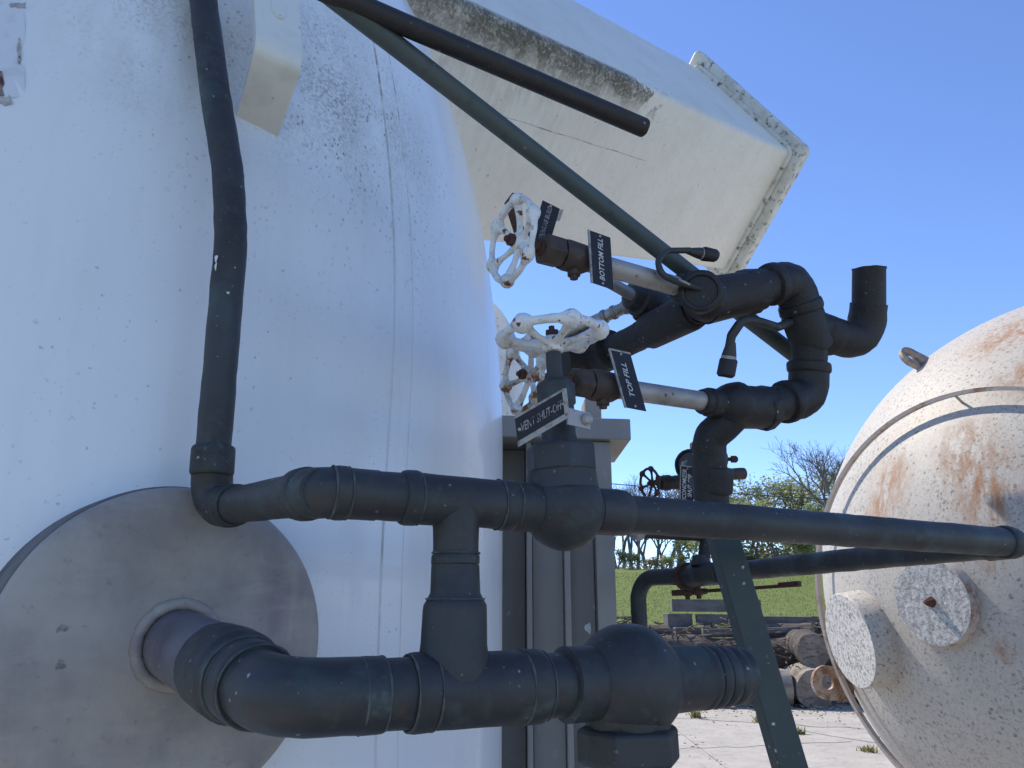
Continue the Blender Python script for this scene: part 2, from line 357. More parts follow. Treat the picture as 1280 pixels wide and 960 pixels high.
M['smear'] = mk('label_rust_smear', (0.10, 0.045, 0.04), 0.85, 0, [dict(kind='noise', scale=40, lo=0.4, hi=0.6, col=(0.3, 0.22, 0.2))])
patch(-20, 4, 88, 118, 0.0050, M['smear'], 'label_residue', lab, 2.0, 4, 4)

# grey cover disc with the weld collar around the outlet pipe
AL = math.radians(41); DN = V((math.sin(AL), -math.cos(AL), 0.0))
disc_c = tank_hit(194, 808) + DN * 0.02
R_D = 0.238
mb = MB(); mb.lathe(disc_c - DN * 0.09, DN, [(0, R_D), (0.145, R_D), (0.152, R_D - 0.004), (0.156, R_D - 0.012), (0.158, R_D - 0.03), (0.158, 0.02)], 96)
dsk = mb.build('cover_disc', M['disc'], tank, ang=30); tag(dsk, 'grey round cover disc standing proud of the tank wall')
M['disc_rim'] = mk('weathered_disc_edge', (0.17, 0.15, 0.145), 0.7, 0, [dict(kind='noise', scale=9, lo=0.42, hi=0.65, col=(0.09, 0.075, 0.07)), dict(kind='noise', scale=16, lo=0.6, hi=0.72, col=(0.36, 0.30, 0.25))], (40, 0.4, 0.004))
MB().lathe(disc_c - DN * 0.10, DN, [(0, R_D + 0.004), (0.134, R_D + 0.004), (0.142, R_D + 0.002), (0.146, R_D - 0.006)], 96).build('rim', M['disc_rim'], dsk, ang=30)
DF = disc_c + DN * 0.068                       # the disc's face

# ------------------------------------------------------------------ the vapour pipework near the camera
U0 = at(480, 620, 0.90); U1 = at(1262, 678, 1.42); UD = (U1 - U0); UD.z = 0; UD.normalize()
PX = lambda px: online(U0, U1, px)
Lz = EYE.z - 0.095
L0 = V((U0.x, U0.y, Lz)); L1 = V((U1.x, U1.y, Lz))
PL = lambda px: online(L0, L1, px)
def sleeve(r, L, lip=0.003, e=0.006):
    return [(-L/2, r - lip), (-L/2 + e * 0.3, r - lip * 0.3), (-L/2 + e, r), (L/2 - e, r), (L/2 - e * 0.3, r - lip * 0.3), (L/2, r - lip)]
up = thing('vapor_pipe_run', V((U0.x, U0.y, EYE.z)), 'dark green copper pipe run crossing the picture with a tee', 'pipe')
ru = 0.0265
rise = [at(245, -80, 1.56), at(254, 0, 1.50), at(268, 110, 1.40), at(285, 215, 1.325), at(289, 300, 1.275), at(266, 570, 1.18)]
MB().tube(fillet(rise, [0, .3, .4, .3, .3, 0], 6), 0.0262, 24).build('riser_pipe', M['green'], up)
k0 = at(264, 634, 1.185)
c45 = PX(402); a45 = at(284, 633, 1.16)
MB().tube(fillet([at(266, 562, 1.18), k0, at(296, 631, 1.125)], 0.04, 8), 0.0305, 24).build('elbow', M['green'], up)
e1 = at(266, 576, 1.18); MB().lathe(e1, (rise[-1] - rise[-2]), sleeve(0.0325, 0.045), 28).build('socket', M['green'], up)
e2 = at(287, 632, 1.145); d2 = (c45 - a45).normalized(); MB().lathe(e2, d2, sleeve(0.0325, 0.022), 28).build('socket', M['green'], up)
MB().tube([a45, c45], ru, 24).build('straight_pipe', M['green'], up)
MB().tube(fillet([a45.lerp(c45, 0.80), c45, PX(470)], 0.06, 8), 0.0295, 24).build('elbow', M['green'], up)
MB().lathe(a45.lerp(c45, 0.87), d2, sleeve(0.0318, 0.03), 28).build('socket', M['green'], up)
MB().lathe(PX(424), UD, sleeve(0.0312, 0.02), 28).build('socket', M['green'], up)
MB().tube([PX(440), PX(520)], 0.0285, 24).build('straight_pipe', M['green'], up)
tc_ = PX(571)
mb = MB(); mb.lathe(PX(512), UD, sleeve(0.0325, 0.022), 28); mb.tube([PX(510), PX(640)], 0.0305, 24); mb.lathe(PX(632), UD, sleeve(0.032, 0.022), 28)
tp = mb.build('tee', M['green'], up)
zt = tc_.z
def vz(z): return V((tc_.x, tc_.y, z))
MB().lathe(vz(0), Z, [(zt - 0.10, 0.0275), (zt - 0.05, 0.0275), (zt - 0.034, 0.0278), (zt - 0.022, 0.0290), (zt - 0.010, 0.0295), (zt - 0.005, 0.0295)], 28).build('tee_branch', M['green'], up)
MB().lathe(vz(0), Z, [(zt - 0.150, 0.0285), (zt - 0.102, 0.0285), (zt - 0.098, 0.0278), (zt - 0.094, 0.0262), (zt - 0.078, 0.0262), (zt - 0.074, 0.0292), (zt - 0.066, 0.0292), (zt - 0.062, 0.027)], 28).build('coupling', M['green'], up)
# receding straight length and its far elbow
MB().tube([PX(775), U1], 0.0262, 28).build('long_pipe', M['green'], up)
P2 = [U1 + UD * 0.012, at(866, 720, 2.42), at(797, 729, 2.60), at(789, 830, 2.60)]
P2[2].z = P2[1].z; P2[3].x = P2[2].x; P2[3].y = P2[2].y; P2[3].z = EYE.z - 0.4
MB().tube(fillet([U1 - UD * 0.02, U1 + UD * 0.012, P2[1].lerp(P2[0], 0.95)], 0.02, 6), 0.0295, 24).build('elbow', M['green'], up)
MB().lathe(U1 - UD * 0.012, UD, sleeve(0.0305, 0.022), 24).build('socket', M['green'], up)
back_run = thing('return_pipe', V((P2[1].x, P2[1].y, EYE.z - 0.4)), 'thinner looking dark pipe running back under the long pipe to a bend', 'pipe')
MB().tube(P2[:1] + [P2[1]], 0.0265, 24).build('straight_pipe', M['green'], back_run)
MB().tube(fillet([P2[1], P2[2], P2[3]], [0, 0.075, 0], 9), 0.0265, 24).build('bend', M['green'], back_run)
d22 = (P2[1] - P2[0]).normalized()
MB().lathe(online(P2[0], P2[1], 880), d22, sleeve(0.034, 0.19, 0.004, 0.012), 28).build('union_sleeve', M['green'], back_run)
q = online(P2[0], P2[1], 859); MB().lathe(q, d22, [(-0.012, 0.034), (-0.012, 0.044), (0.012, 0.044), (0.012, 0.034)], 28).build('clamp_ring', M['rust'], back_run)
for px in (858, 872):
    q = online(P2[0], P2[1], px) - Z * 0.04
    MB().lathe(q - Z * 0.030, Z, [(0, 0.008), (0.01, 0.008), (0.01, 0.013), (0.024, 0.013), (0.024, 0.007), (0.04, 0.007)], 6).build('clamp_bolt', M['rust'], back_run, ang=20)
mb = MB(); q0 = online(P2[0], P2[1], 850) - Z * 0.048; q1 = at(1000, 731, 2.25)
dd = (q1 - q0).normalized(); sv = dd.cross(Z).normalized()
mb.box((q0 + q1) / 2, dd * ((q1 - q0).length / 2), sv * 0.015, Z * 0.005)
mb.box(q1 - dd * 0.03 + Z * 0.007, dd * 0.03, sv * 0.016, Z * 0.004)
mb.box(q0 + dd * 0.03, dd * 0.055, sv * 0.018, Z * 0.009)
mb.build('lever_handle', M['rust'], back_run, bevel=0.002)

low = thing('main_outlet_pipe', V((tc_.x, tc_.y, Lz - 0.05)), 'thick dark pipe leaving the grey disc with an elbow and a big tee', 'pipe')
rl = 0.0395
nb = DF + V((0.0, 0, 0)); nb = V((nb.x, nb.y, 0)); 
nb = online(DF + (DF - EYE) * 0, DF + DN.cross(Z), 222); nb.z = 0
r_ = ray(222, 806); tt = ((DF - EYE).dot(DN)) / r_.dot(DN); nb = EYE + r_ * tt
cor = PL(352)
nd = (cor - nb).normalized()
MB().tube([nb - nd * 0.03, nb.lerp(cor, 0.62)], 0.0500, 32).build('nozzle', mk('nozzle_paint', (0.17, 0.15, 0.16), 0.55, 0, [dict(kind='noise', scale=12, lo=0.4, hi=0.7, col=(0.085, 0.075, 0.085)), SPECK], (120, 0.1, 0.002)), low)
mb = MB(); mb.torus(nb + nd * 0.002, DN, 0.058, 0.009, 64, 10, lambda a: 1 + 0.12 * math.sin(a * 17) * math.sin(a * 5))
mb.build('weld_collar', M['disc'], low)
p_a = nb.lerp(cor, 0.46); p_b = PL(418)
MB().lathe(nb.lerp(cor, 0.60), nd, [(-0.055, 0.049), (-0.050, 0.053), (0.0, 0.0545), (0.03, 0.0535), (0.034, 0.050), (0.04, 0.0485), (0.06, 0.047)], 36).build('socket', M['green'], low)
MB().lathe(nb.lerp(cor, 0.77), nd, sleeve(0.0470, 0.035), 36).build('socket', M['green'], low)
MB().tube(fillet([nb.lerp(cor, 0.66), cor, PL(470)], 0.075, 12), 0.0400, 32).build('elbow', M['green'], low)
MB().tube([PL(440), PL(540)], 0.0378, 32).build('straight_pipe', M['green'], low)
MB().lathe(PL(462), UD, sleeve(0.0405, 0.03), 32).build('socket', M['green'], low)
mb = MB(); mb.lathe(PL(524), UD, sleeve(0.0430, 0.026, 0.002), 36); mb.tube([PL(520), PL(672)], 0.0415, 32); mb.lathe(PL(662), UD, sleeve(0.0430, 0.026, 0.002), 36)
mb.build('tee', M['green'], low)
mb = MB(); mb.lathe(vz(0), Z, [(Lz + 0.012, 0.0405), (Lz + 0.040, 0.0405), (Lz + 0.050, 0.0392), (Lz + 0.088, 0.0378), (Lz + 0.094, 0.0372), (Lz + 0.099, 0.0345), (Lz + 0.108, 0.030), (Lz + 0.14, 0.0288)], 32)
mb.build('tee_branch', M['green'], low)
MB().tube([PL(665), PL(725)], 0.0372, 32).build('straight_pipe', M['green'], low)
# lumpy solder and paint beads at the joints
M['solder'] = mk('solder_bead', (0.062, 0.062, 0.058), 0.6, 0, [dict(kind='noise', scale=40, lo=0.45, hi=0.65, col=(0.10, 0.12, 0.105)), dict(kind='noise', scale=60, lo=0.6, hi=0.7, col=(0.14, 0.09, 0.06))], (120, 0.5, 0.002))
def bead(p, d, r, parent, w=0.0022):
    w *= 0.5
    ph = random.random() * 20
    MB().torus(p, d, r, w, 48, 6, lambda a: 1 + 0.35 * math.sin(a * 5 + ph) + 0.25 * math.sin(a * 13 + 2 * ph)).build('solder_bead', M['solder'], parent)
for px, r in ((505, 0.0300), (521, 0.0312), (622, 0.0312), (642, 0.0305), (414, 0.0300), (434, 0.0300)): bead(PX(px), UD, r, up)
for px, r in ((510, 0.0405), (538, 0.0418), (650, 0.0418), (676, 0.0400), (449, 0.0392), (476, 0.0392)): bead(PL(px), UD, r, low, 0.0026)
for f, r in ((0.47, 0.0515), (0.72, 0.0485), (0.83, 0.0455)): bead(nb.lerp(cor, f), nd, r, low, 0.0028)
for z, r in ((Lz + 0.101, 0.0345), (zt - 0.102, 0.0280), (zt - 0.062, 0.0285)): bead(vz(z), Z, r, low)
# white paint drips
M['drip'] = mk('white_paint_drip', (0.72, 0.72, 0.70), 0.5)
def drip(p, a, b, parent, n):
    n = n.normalized(); u = n.cross(Z).normalized(); v = n.cross(u); mb = MB(); vs = [p + n * 0.0012]
    for k in range(14):
        t = 2 * PI * k / 14; w_ = 1 + 0.25 * math.sin(3 * t + a * 900); vs.append(p + (u * a * math.cos(t) + v * b * math.sin(t)) * w_ - n * 0.0006)
    mb.add(vs, [[0, 1 + k, 1 + (k + 1) % 14] for k in range(14)]).build('paint_drip', M['drip'], parent)
for px, py, a, b in ((270.5, 323, 0.0035, 0.006), (270, 333, 0.0022, 0.007), (285, 366, 0.0024, 0.002)):
    q = at(px, py, 1.28); c_ = online(rise[4], rise[5], 287) if py < 345 else online(rise[4], rise[5], 284)
    ax_ = (rise[5] - rise[4]).normalized(); c_ = rise[4] + ax_ * (q - rise[4]).dot(ax_); r_ = ray(px, py).normalized()
    oc = EYE - c_; oc_ = oc - ax_ * oc.dot(ax_); rp = r_ - ax_ * r_.dot(ax_)
    A_ = rp.dot(rp); B_ = rp.dot(oc_); C_ = oc_.dot(oc_) - 0.0263 ** 2; D_ = B_ * B_ - A_ * C_
    if D_ > 0:
        hp_ = EYE + r_ * ((-B_ - math.sqrt(D_)) / A_); nn_ = hp_ - c_; nn_ -= ax_ * nn_.dot(ax_); drip(hp_ + nn_.normalized() * 0.0012, a, b, up, nn_)
# check valve
CV = PL(785)
cv = thing('check_valve', CV - Z * 0.2, 'bulky round dark check valve with hex cap below, beside the column', 'valve')
def dist(px): return (PL(px) - CV).dot(UD)
mb = MB(); mb.lathe(CV, UD, [(dist(703), 0.038), (dist(706), 0.045), (dist(722), 0.0445), (-0.0555, 0.0445)] + [(0.0715 * math.cos(a), 0.0715 * math.sin(a)) for a in [math.radians(141 - 104 * i / 16) for i in range(17)]] + [(0.058, 0.0425), (dist(872), 0.041)], 40)
mb.build('valve_body', M['green'], cv)
for i, px in enumerate((876, 888, 900, 913)):
    MB().lathe(PL(px), UD, sleeve(0.0418 - 0.001 * i, 0.017, 0.004, 0.006), 36).build('rib', M['green'], cv)
MB().lathe(PL(926), UD, [(-0.06, 0.0375), (0.0, 0.0375), (0.004, 0.034)], 36).build('end_cap', M['green'], cv)
cvx = CV + UD * (-0.003)
mb = MB(); mb.lathe(cvx, -Z, [(0.025, 0.058), (0.055, 0.053)], 32); mb.build('neck', M['green'], cv)
mb = MB(); mb.lathe(cvx, -Z, [(0.053, 0.060), (0.057, 0.067), (0.092, 0.067), (0.096, 0.060)], 6, rot=0.35); mb.build('hex_cap', M['green'], cv, ang=20, bevel=0.003)
MB().lathe(cvx, -Z, [(0.10, 0.044), (0.40, 0.044)], 32).build('drop_pipe', M['green'], cv)

# ------------------------------------------------------------------ handwheels and valves
def handwheel(c, ax, R, parent, m, n=6, dish=0.25, rot=0.0, tr=0.105, hubm=None):
    """ax points from the valve towards the wheel's outer side"""
    ax = ax.normalized(); u, v = perp(ax)
    mb = MB(); lobes = lambda a: 0.78 + 0.95 * max(0.0, math.cos(n * (a - rot))) ** 1.5
    mb.torus(c, ax, R, R * tr, 84, 12, lobes)
    h = mb.build('handwheel', m, parent)
    hc = c - ax * R * dish
    for k in range(n):
        a = rot + 2 * PI * k / n; e = u * math.cos(a) + v * math.sin(a)
        p0 = hc + e * R * 0.16; p2 = c + e * R * 0.97; p1 = hc + e * R * 0.55 + ax * R * dish * 0.15
        path = [p0 * (1-t)**2 + p1 * 2*t*(1-t) + p2 * t*t for t in (0, .2, .4, .6, .8, 1)]
        MB().tube(path, [R*.10, R*.085, R*.075, R*.08, R*.10, R*.12], 10).build('spoke', m, h)
    MB().lathe(hc, ax, [(-R*.20, R*.17), (-R*.17, R*.22), (R*.12, R*.22), (R*.16, R*.17)], 20).build('hub', m, h)
    MB().lathe(hc, ax, [(R*.15, R*.15), (R*.30, R*.15), (R*.30, R*.07), (R*.40, R*.07)], 6).build('wheel_nut', hubm or M['rust'], h, ang=20)
    return h
# vent valve
VC = PX(705); vtop = at(690, 418, 1.07); vax = (vtop - VC).normalized()
vv = thing('vent_shut_off_valve', VC - Z * 0.06, 'dark green globe valve in the near pipe with a flat white handwheel on top', 'valve')
dU = lambda px: (PX(px) - VC).dot(UD)
MB().lathe(VC, UD, [(dU(632), 0.026), (dU(636), 0.0305), (dU(650), 0.031), (-0.0445, 0.0312)] + [(0.0535 * math.cos(a), 0.0535 * math.sin(a)) for a in [math.radians(146 - 112 * i / 14) for i in range(15)]] + [(0.0445, 0.0312), (0.055, 0.0312), (dU(768), 0.0315), (dU(778), 0.031), (dU(783), 0.027)], 40).build('valve_body', M['green'], vv)
MB().lathe(VC, vax, [(0.025, 0.048), (0.048, 0.046)], 32).build('neck', M['green'], vv)
MB().lathe(VC, vax, [(0.046, 0.043), (0.049, 0.048), (0.083, 0.048), (0.087, 0.042)], 6, rot=0.2).build('bonnet_nut', M['green'], vv, ang=20, bevel=0.003)
MB().lathe(VC, vax, [(0.08, 0.027), (0.10, 0.023), (0.142, 0.023)], 28).build('bonnet', M['green'], vv)
MB().lathe(VC, vax, [(0.140, 0.0235), (0.142, 0.0265), (0.170, 0.0265), (0.176, 0.020)], 6, rot=0.5).build('packing_nut', M['green'], vv, ang=20, bevel=0.002)
LW = (vtop - VC).length
MB().lathe(VC, vax, [(0.17, 0.0115), (LW - 0.01, 0.0105)], 20).build('stem', M['green'], vv)
handwheel(VC + vax * LW, vax, 0.0655, vv, M['wheel'], 6, 0.22, 0.35, 0.125)

# fill valves, parallel to the near pipe
def fill_valve(name, label, A, B, R, wm, nuts, rot, stem_m, px_w, silver, wheel_n=6):
    d = (B - A).normalized(); o = thing(name, A - Z * 0.06, label, 'valve')
    PP = lambda px: online(A, B, px)
    D = lambda px: (PP(px) - A).dot(d)
    handwheel(A, -d, R, o, wm, wheel_n, 0.2, rot)
    MB().lathe(A, d, [(0.0, 0.008), (D(nuts[0]) + 0.01, 0.008)], 16).build('stem', stem_m, o)
    MB().lathe(A, d, [(D(nuts[0]) - 0.004, 0.013), (D(nuts[0]) + 0.008, 0.017)], 16).build('gland_nut', M['rust'], o)
    MB().lathe(A, d, [(D(nuts[0]), 0.022), (D(nuts[0]) + 0.004, 0.0275), (D(nuts[1]) - 0.003, 0.0275), (D(nuts[1]), 0.024)], 6, rot=0.3).build('bonnet_nut', M['bronze'], o, ang=20, bevel=0.002)
    MB().lathe(A, d, [(D(nuts[1]), 0.0255), (D(nuts[1]) + 0.01, 0.0275), (D(nuts[2]) - 0.01, 0.0265), (D(nuts[2]), 0.021), (D(nuts[2]) + 0.006, 0.018)], 24).build('valve_body', M['bronze'], o)
    MB().lathe(PP((nuts[1] + nuts[2]) / 2), -Z, [(0, 0.012), (0.034, 0.011), (0.034, 0.007), (0.04, 0.007)], 14).build('drain_plug', M['bronze'], o)
    MB().tube([PP(nuts[2] - 2), PP(silver)], 0.0182, 28).build('extension_pipe', M['silver'], o)
    MB().lathe(PP(silver + 4), d, sleeve(0.0245, 0.022, 0.004), 28).build('pipe_collar', M['dark'], o)
    return o, PP, d
BA = at(640, 300, 1.255); BB = at(850, 359, 1.43)
bf, PB, bd = fill_valve('bottom_fill_valve', 'bronze fill valve with upright white handwheel nearest the tank edge', BA, BB, 0.068, M['wheel'], (676, 701, 733), 0.3, M['rust'], 640, 847)
TA = at(654, 468, 1.25); TB_ = at(882, 502, 1.445)
tf, PT, td = fill_valve('top_fill_valve', 'rusty wheeled fill valve half hidden behind the vent valve stem', TA, TB_, 0.058, M['wheel_rust'], (716, 736, 770), 0.1, M['rust'], 655, 878)
# pressure-build valve spindle rising behind the bottom-fill wheel
pv = thing('pressure_build_spindle', at(640, 300, 1.36), 'rusty spindle end sticking up behind the upright white wheel', 'valve spindle')
MB().tube([at(650, 292, 1.36), at(638, 255, 1.36), at(645, 244, 1.36)], [0.010, 0.011, 0.008], 12).build('spindle', M['rust'], pv)
MB().tube([at(650, 292, 1.36), at(690, 316, 1.40)], 0.012, 12).build('yoke', M['rust'], pv)

# ------------------------------------------------------------------ fill manifold
mf = thing('fill_manifold', at(897, 640, 1.48), 'blackish looped fill manifold standing against the blue sky', 'pipe')
loop = [at(880, 376, 1.455), at(940, 362, 1.50), at(986, 352, 1.555), at(1014, 425, 1.57), at(1006, 492, 1.56), at(940, 513, 1.49)]
loop[2] = at(990, 349, 1.555); loop[3] = at(1013, 425, 1.57); loop[4] = at(1010, 496, 1.56)
MB().tube(fillet(loop[1:5] + [at(940, 513, 1.49)], [0, 0.045, 0.2, 0.045, 0], 9), 0.0355, 32).build('loop_pipe', M['dark'], mf)
for c_, a_, b_ in ((loop[2], loop[1], loop[3]), (loop[4], loop[3], at(940, 513, 1.49))):
    pa = c_ + (a_ - c_).normalized() * 0.066; pb = c_ + (b_ - c_).normalized() * 0.066
    MB().tube(fillet([pa, c_, pb], [0, 0.045, 0], 10), 0.0405, 32).build('elbow', M['dark'], mf)
    for q_ in (pa, pb):
        MB().lathe(q_.lerp(c_, 0.10), q_ - c_, sleeve(0.0440, 0.022, 0.004, 0.006), 32).build('elbow_collar', M['dark'], mf)
tb = loop[2].lerp(loop[3], 0.83); td_ = (loop[3] - loop[2]).normalized()
MB().lathe(tb, td_, sleeve(0.0415, 0.085, 0.004, 0.012), 32).build('branch_tee', M['dark'], mf)
d_ = (loop[2] - loop[1]).normalized()
MB().lathe(at(936, 365, 1.50), d_, [(-0.016, 0.038), (-0.013, 0.047), (0.013, 0.047), (0.016, 0.038)], 8).build('union_nut', M['dark'], mf, ang=20, bevel=0.003)
MB().lathe(at(955, 510, 1.505), at(940, 513, 1.49) - loop[4], [(-0.015, 0.038), (-0.012, 0.046), (0.012, 0.046), (0.015, 0.038)], 8).build('union_nut', M['dark'], mf, ang=20, bevel=0.003)
mb = MB(); mb.ball(at(882, 374, 1.45), 0.044, 32, 18); mb.tube([at(880, 376, 1.455), at(948, 363, 1.505)], [0.046, 0.041], 28)
mb.build('tee_body', M['dark'], mf)
pn = (EYE - at(880, 374, 1.45)); pn.z *= 0.3; pn.normalize()
MB().lathe(at(877, 374, 1.45), pn, [(0.02, 0.036), (0.047, 0.036), (0.047, 0.0395), (0.058, 0.0395), (0.062, 0.035), (0.062, 0.03), (0.058, 0.028)], 32).build('side_port_cap', M['dark'], mf)
bx = at(868, 366, 1.44)
MB().lathe(at(860, 362, 1.435), bd, sleeve(0.031, 0.03, 0.004), 28).build('socket', M['dark'], mf)
mb = MB(); mb.ball(at(918, 506, 1.475), 0.0455, 32, 18); mb.tube([at(918, 508, 1.475), at(958, 510, 1.505)], [0.043, 0.041], 28)
mb.build('tee_body', M['dark'], mf)
MB().lathe(at(890, 503, 1.452), td, [(-0.012, 0.023), (-0.008, 0.0275), (0.02, 0.0275), (0.03, 0.034)], 28).build('socket', M['dark'], mf)
MB().tube(fillet([at(920, 516, 1.475), at(886, 548, 1.485), at(890, 640, 1.48)], 0.04, 9), 0.033, 28).build('drop_elbow', M['dark'], mf)
MB().lathe(at(893, 600, 1.48), at(893, 600, 1.48) - at(890, 640, 1.48), sleeve(0.0355, 0.05, 0.003, 0.008), 28).build('socket', M['dark'], mf)
ot = fillet([at(1012, 408, 1.57), at(1083, 434, 1.63), at(1085, 338, 1.62)], [0, 0.045, 0], 9)
MB().tube(ot[:-1] + [at(1086, 380, 1.62)], 0.0375, 28).build('outlet_elbow', M['dark'], mf)
mb = MB(); oa = at(1086, 395, 1.62); ob = at(1086, 336, 1.62); L_ = (ob - oa).length
mb.lathe(oa, ob - oa, [(0, 0.0335), (L_ - 0.002, 0.0325), (L_, 0.034), (L_ + 0.002, 0.033), (L_ + 0.002, 0.029), (0.01, 0.029)], 32); mb.build('open_outlet_pipe', M['dark'], mf)
MB().lathe(at(1034, 418, 1.588), at(1083, 434, 1.63) - at(1012, 408, 1.57), sleeve(0.041, 0.05, 0.006, 0.015), 28).build('socket', M['dark'], mf)
dg0 = at(872, 386, 1.48); dg1 = at(738, 449, 1.78)
MB().tube([dg0, dg1], 0.0295, 28).build('branch_pipe', M['dark'], mf)
MB().lathe(online(dg0, dg1, 838), dg1 - dg0, sleeve(0.0385, 0.14, 0.005, 0.012), 28).build('coupling', M['dark'], mf)
MB().tube(fillet([online(dg0, dg1, 765), dg1, at(700, 452, 1.74)], 0.04, 8), 0.045, 28).build('branch_elbow', M['dark'], mf)

# regulator behind the manifold with its stainless hose
rg = thing('dark_regulator', at(820, 400, 1.68), 'dark stubby regulator valve tucked behind the upper fill pipe', 'regulator')
ra = at(783, 366, 1.62); rb = at(862, 398, 1.70); rd = (rb - ra).normalized()
MB().lathe(ra, rd, [(0, 0.016), (0.01, 0.03), (0.03, 0.032), (0.034, 0.04), (0.055, 0.04), (0.06, 0.035), (0.12, 0.038), (0.14, 0.03), (0.16, 0.028)], 24).build('regulator_body', M['green'], rg)
MB().lathe(at(812, 384, 1.66), -Z + V((-0.2, 0, 0)), [(0, 0.03), (0.025, 0.034), (0.03, 0.030), (0.036, 0.018)], 10).build('bottom_cap', M['green'], rg)
for (px, py) in ((845, 378), (836, 397)):
    MB().lathe(at(px, py, 1.62), pn, [(0, 0.007), (0.02, 0.007), (0.022, 0.004)], 6).build('bolt', M['silver'], rg, ang=20)
MB().tube([at(757, 350, 1.55), at(799, 374, 1.63)], 0.0125, 16).build('inlet_tube', M['silver'], rg)
hs = thing('stainless_hose', at(735, 402, 1.75), 'short ribbed stainless hose sloping behind the white wheel', 'hose')
h0 = at(782, 384, 1.70); h1 = at(690, 425, 1.80); hd = (h1 - h0).normalized()
mb = MB(); pr = []
for i in range(34): pr += [(0.022 * i / 4, 0.0125), (0.022 * i / 4 + 0.003, 0.0142)]
mb.lathe(h0, hd, pr, 20); mb.build('hose_tube', mk('bright_steel', (0.62, 0.60, 0.57), 0.35, 0.7, [dict(kind='noise', scale=20, lo=0.5, hi=0.7, col=(0.4, 0.37, 0.33))]), hs)
for t in (0.0, 0.03, 0.055): MB().lathe(h0 + hd * t, hd, sleeve(0.0165, 0.012, 0.003, 0.004), 20).build('ferrule', M['silver'], hs)

# capped hoses on the manifold
def cap_hose(name, label, path, r, c0, c1, rc):
    o = thing(name, c1 - Z * 0.03, label, 'hose')
    MB().tube(fillet(path, 0.02, 6), r, 14).build('hose_tube', M['green'], o)
    d = (c1 - c0).normalized(); L = (c1 - c0).length
    MB().lathe(c0, d, [(-0.028, r), (-0.004, rc * 0.82), (0.0, rc * 0.82)], 20).build('fitting', M['green'], o)
    MB().lathe(c0, d, [(-0.001, rc * 0.86), (0.006, rc * 0.86)], 20).build('washer', M['plate_edge'], o)
    MB().lathe(c0, d, [(0.004, rc * 0.9), (0.007, rc), (L - 0.004, rc), (L, rc * 0.75)], 20).build('end_cap', M['dark'], o)
cap_hose('hanging_capped_hose', 'short capped hose hanging down beneath the manifold loop', [at(990, 402, 1.55), at(972, 409, 1.50), at(950, 402, 1.46), at(928, 400, 1.44), at(914, 420, 1.44), at(911, 438, 1.44)], 0.0085, at(911, 446, 1.44), at(907, 471, 1.44), 0.0165)
cap_hose('sideways_capped_hose', 'small capped hose pointing right above the manifold tee', [at(878, 362, 1.40), at(845, 352, 1.38), at(826, 343, 1.37), at(822, 326, 1.38), at(834, 313, 1.40), at(862, 313, 1.42)], 0.0055, at(876, 317, 1.43), at(896, 321, 1.44), 0.0125)
ln = thing('bright_wire_clip', at(850, 348, 1.36), 'thin pale metal clip lying on the upper fill pipe end', 'clip')
MB().tube([at(848, 349, 1.375), at(862, 356, 1.385)], 0.0022, 8).build('wire', M['plate_edge'], ln)

# two long pipes from the tank's shoulder
g = thing('sloping_green_pipe', at(1003, 452, 1.66), 'long green pipe sloping from upper left down behind the manifold', 'pipe')
g0 = at(325, -75, 1.13); g1 = at(1008, 455, 1.68)
MB().tube([g0, g0.lerp(g1, 0.5), g1], 0.0172, 24).build('straight_pipe', M['green2'], g)
kx = thing('open_vent_stack', at(803, 160, 1.40), 'dark straight pipe ending in the air before the white box', 'pipe')
k_0 = at(290, -62, 1.12); k_1 = at(806, 160, 1.38); kd = (k_1 - k_0).normalized(); kl = (k_1 - k_0).length
MB().lathe(k_0, kd, [(0, 0.0172), (kl - 0.002, 0.0172), (kl, 0.0165), (kl, 0.0135), (kl - 0.06, 0.0135)], 24).build('straight_pipe', M['dark'], kx)

# ------------------------------------------------------------------ engraved tags
def tag_plate(label, o_, ex_, ey_, lines, lm, h, rim=(1, 1, 0, 0), shear=0.18, chip=None, sq=0.8):
    """o_ lower-left corner of the writing, ex_ its right end, ey_ its upper-left corner (world points)"""
    ex = ex_ - o_; ey = ey_ - o_; n = ex.cross(ey).normalized(); c = o_ + ex / 2 + ey / 2
    t = thing('engraved_tag', c - Z * 0.04, label, 'tag', 'engraved valve tags')
    MB().box(c - n * 0.0012, ex / 2, ey / 2, n * 0.0012).build('tag_plate', M['plate'], t, smooth=False)
    w_ = 0.0016
    eX, eY = ex.normalized(), ey.normalized()
    segs = [(o_ + ex / 2, ex / 2, eY * w_), (o_ + ex / 2 + ey, ex / 2, eY * w_), (o_ + ey / 2, ey / 2, eX * w_), (o_ + ex + ey / 2, ey / 2, eX * w_)]
    for on, (p, a, b) in zip(rim, segs):
        if on: MB().box(p - n * 0.0010, a * 1.01, b * on, n * 0.0016).build('bevelled_edge', M['plate_edge'], t, smooth=False)
    k = len(lines)
    for i, ln_ in enumerate(lines):
        text(ln_, c + ey * ((k - 1) / 2 - i) * (0.8 / k) + n * 0.0004, ex, ey, h, lm, t, shear=shear, squeeze=sq)
    for f in (0.05, 0.95):
        MB().lathe(o_ + ex * f + ey * 0.5, n, [(-0.001, 0.0022), (0.0012, 0.0022), (0.0016, 0.0012)], 10).build('screw', M['plate_edge'], t)
    return t
tag_plate('navy tag reading BOTTOM FILL hung from the upper silver pipe', at(767, 362, 1.30), at(763, 297, 1.31), at(740, 353, 1.285), ['BOTTOM FILL'], M['letter'], 0.0104, (0, 1, 0, 0), sq=0.84)
tag_plate('navy tag reading TOP FILL hung from the lower silver pipe', at(808, 514, 1.31), at(788, 442, 1.32), at(782, 509, 1.295), ['TOP FILL'], M['letter'], 0.0104, (0, 1, 0, 1), sq=1.12)
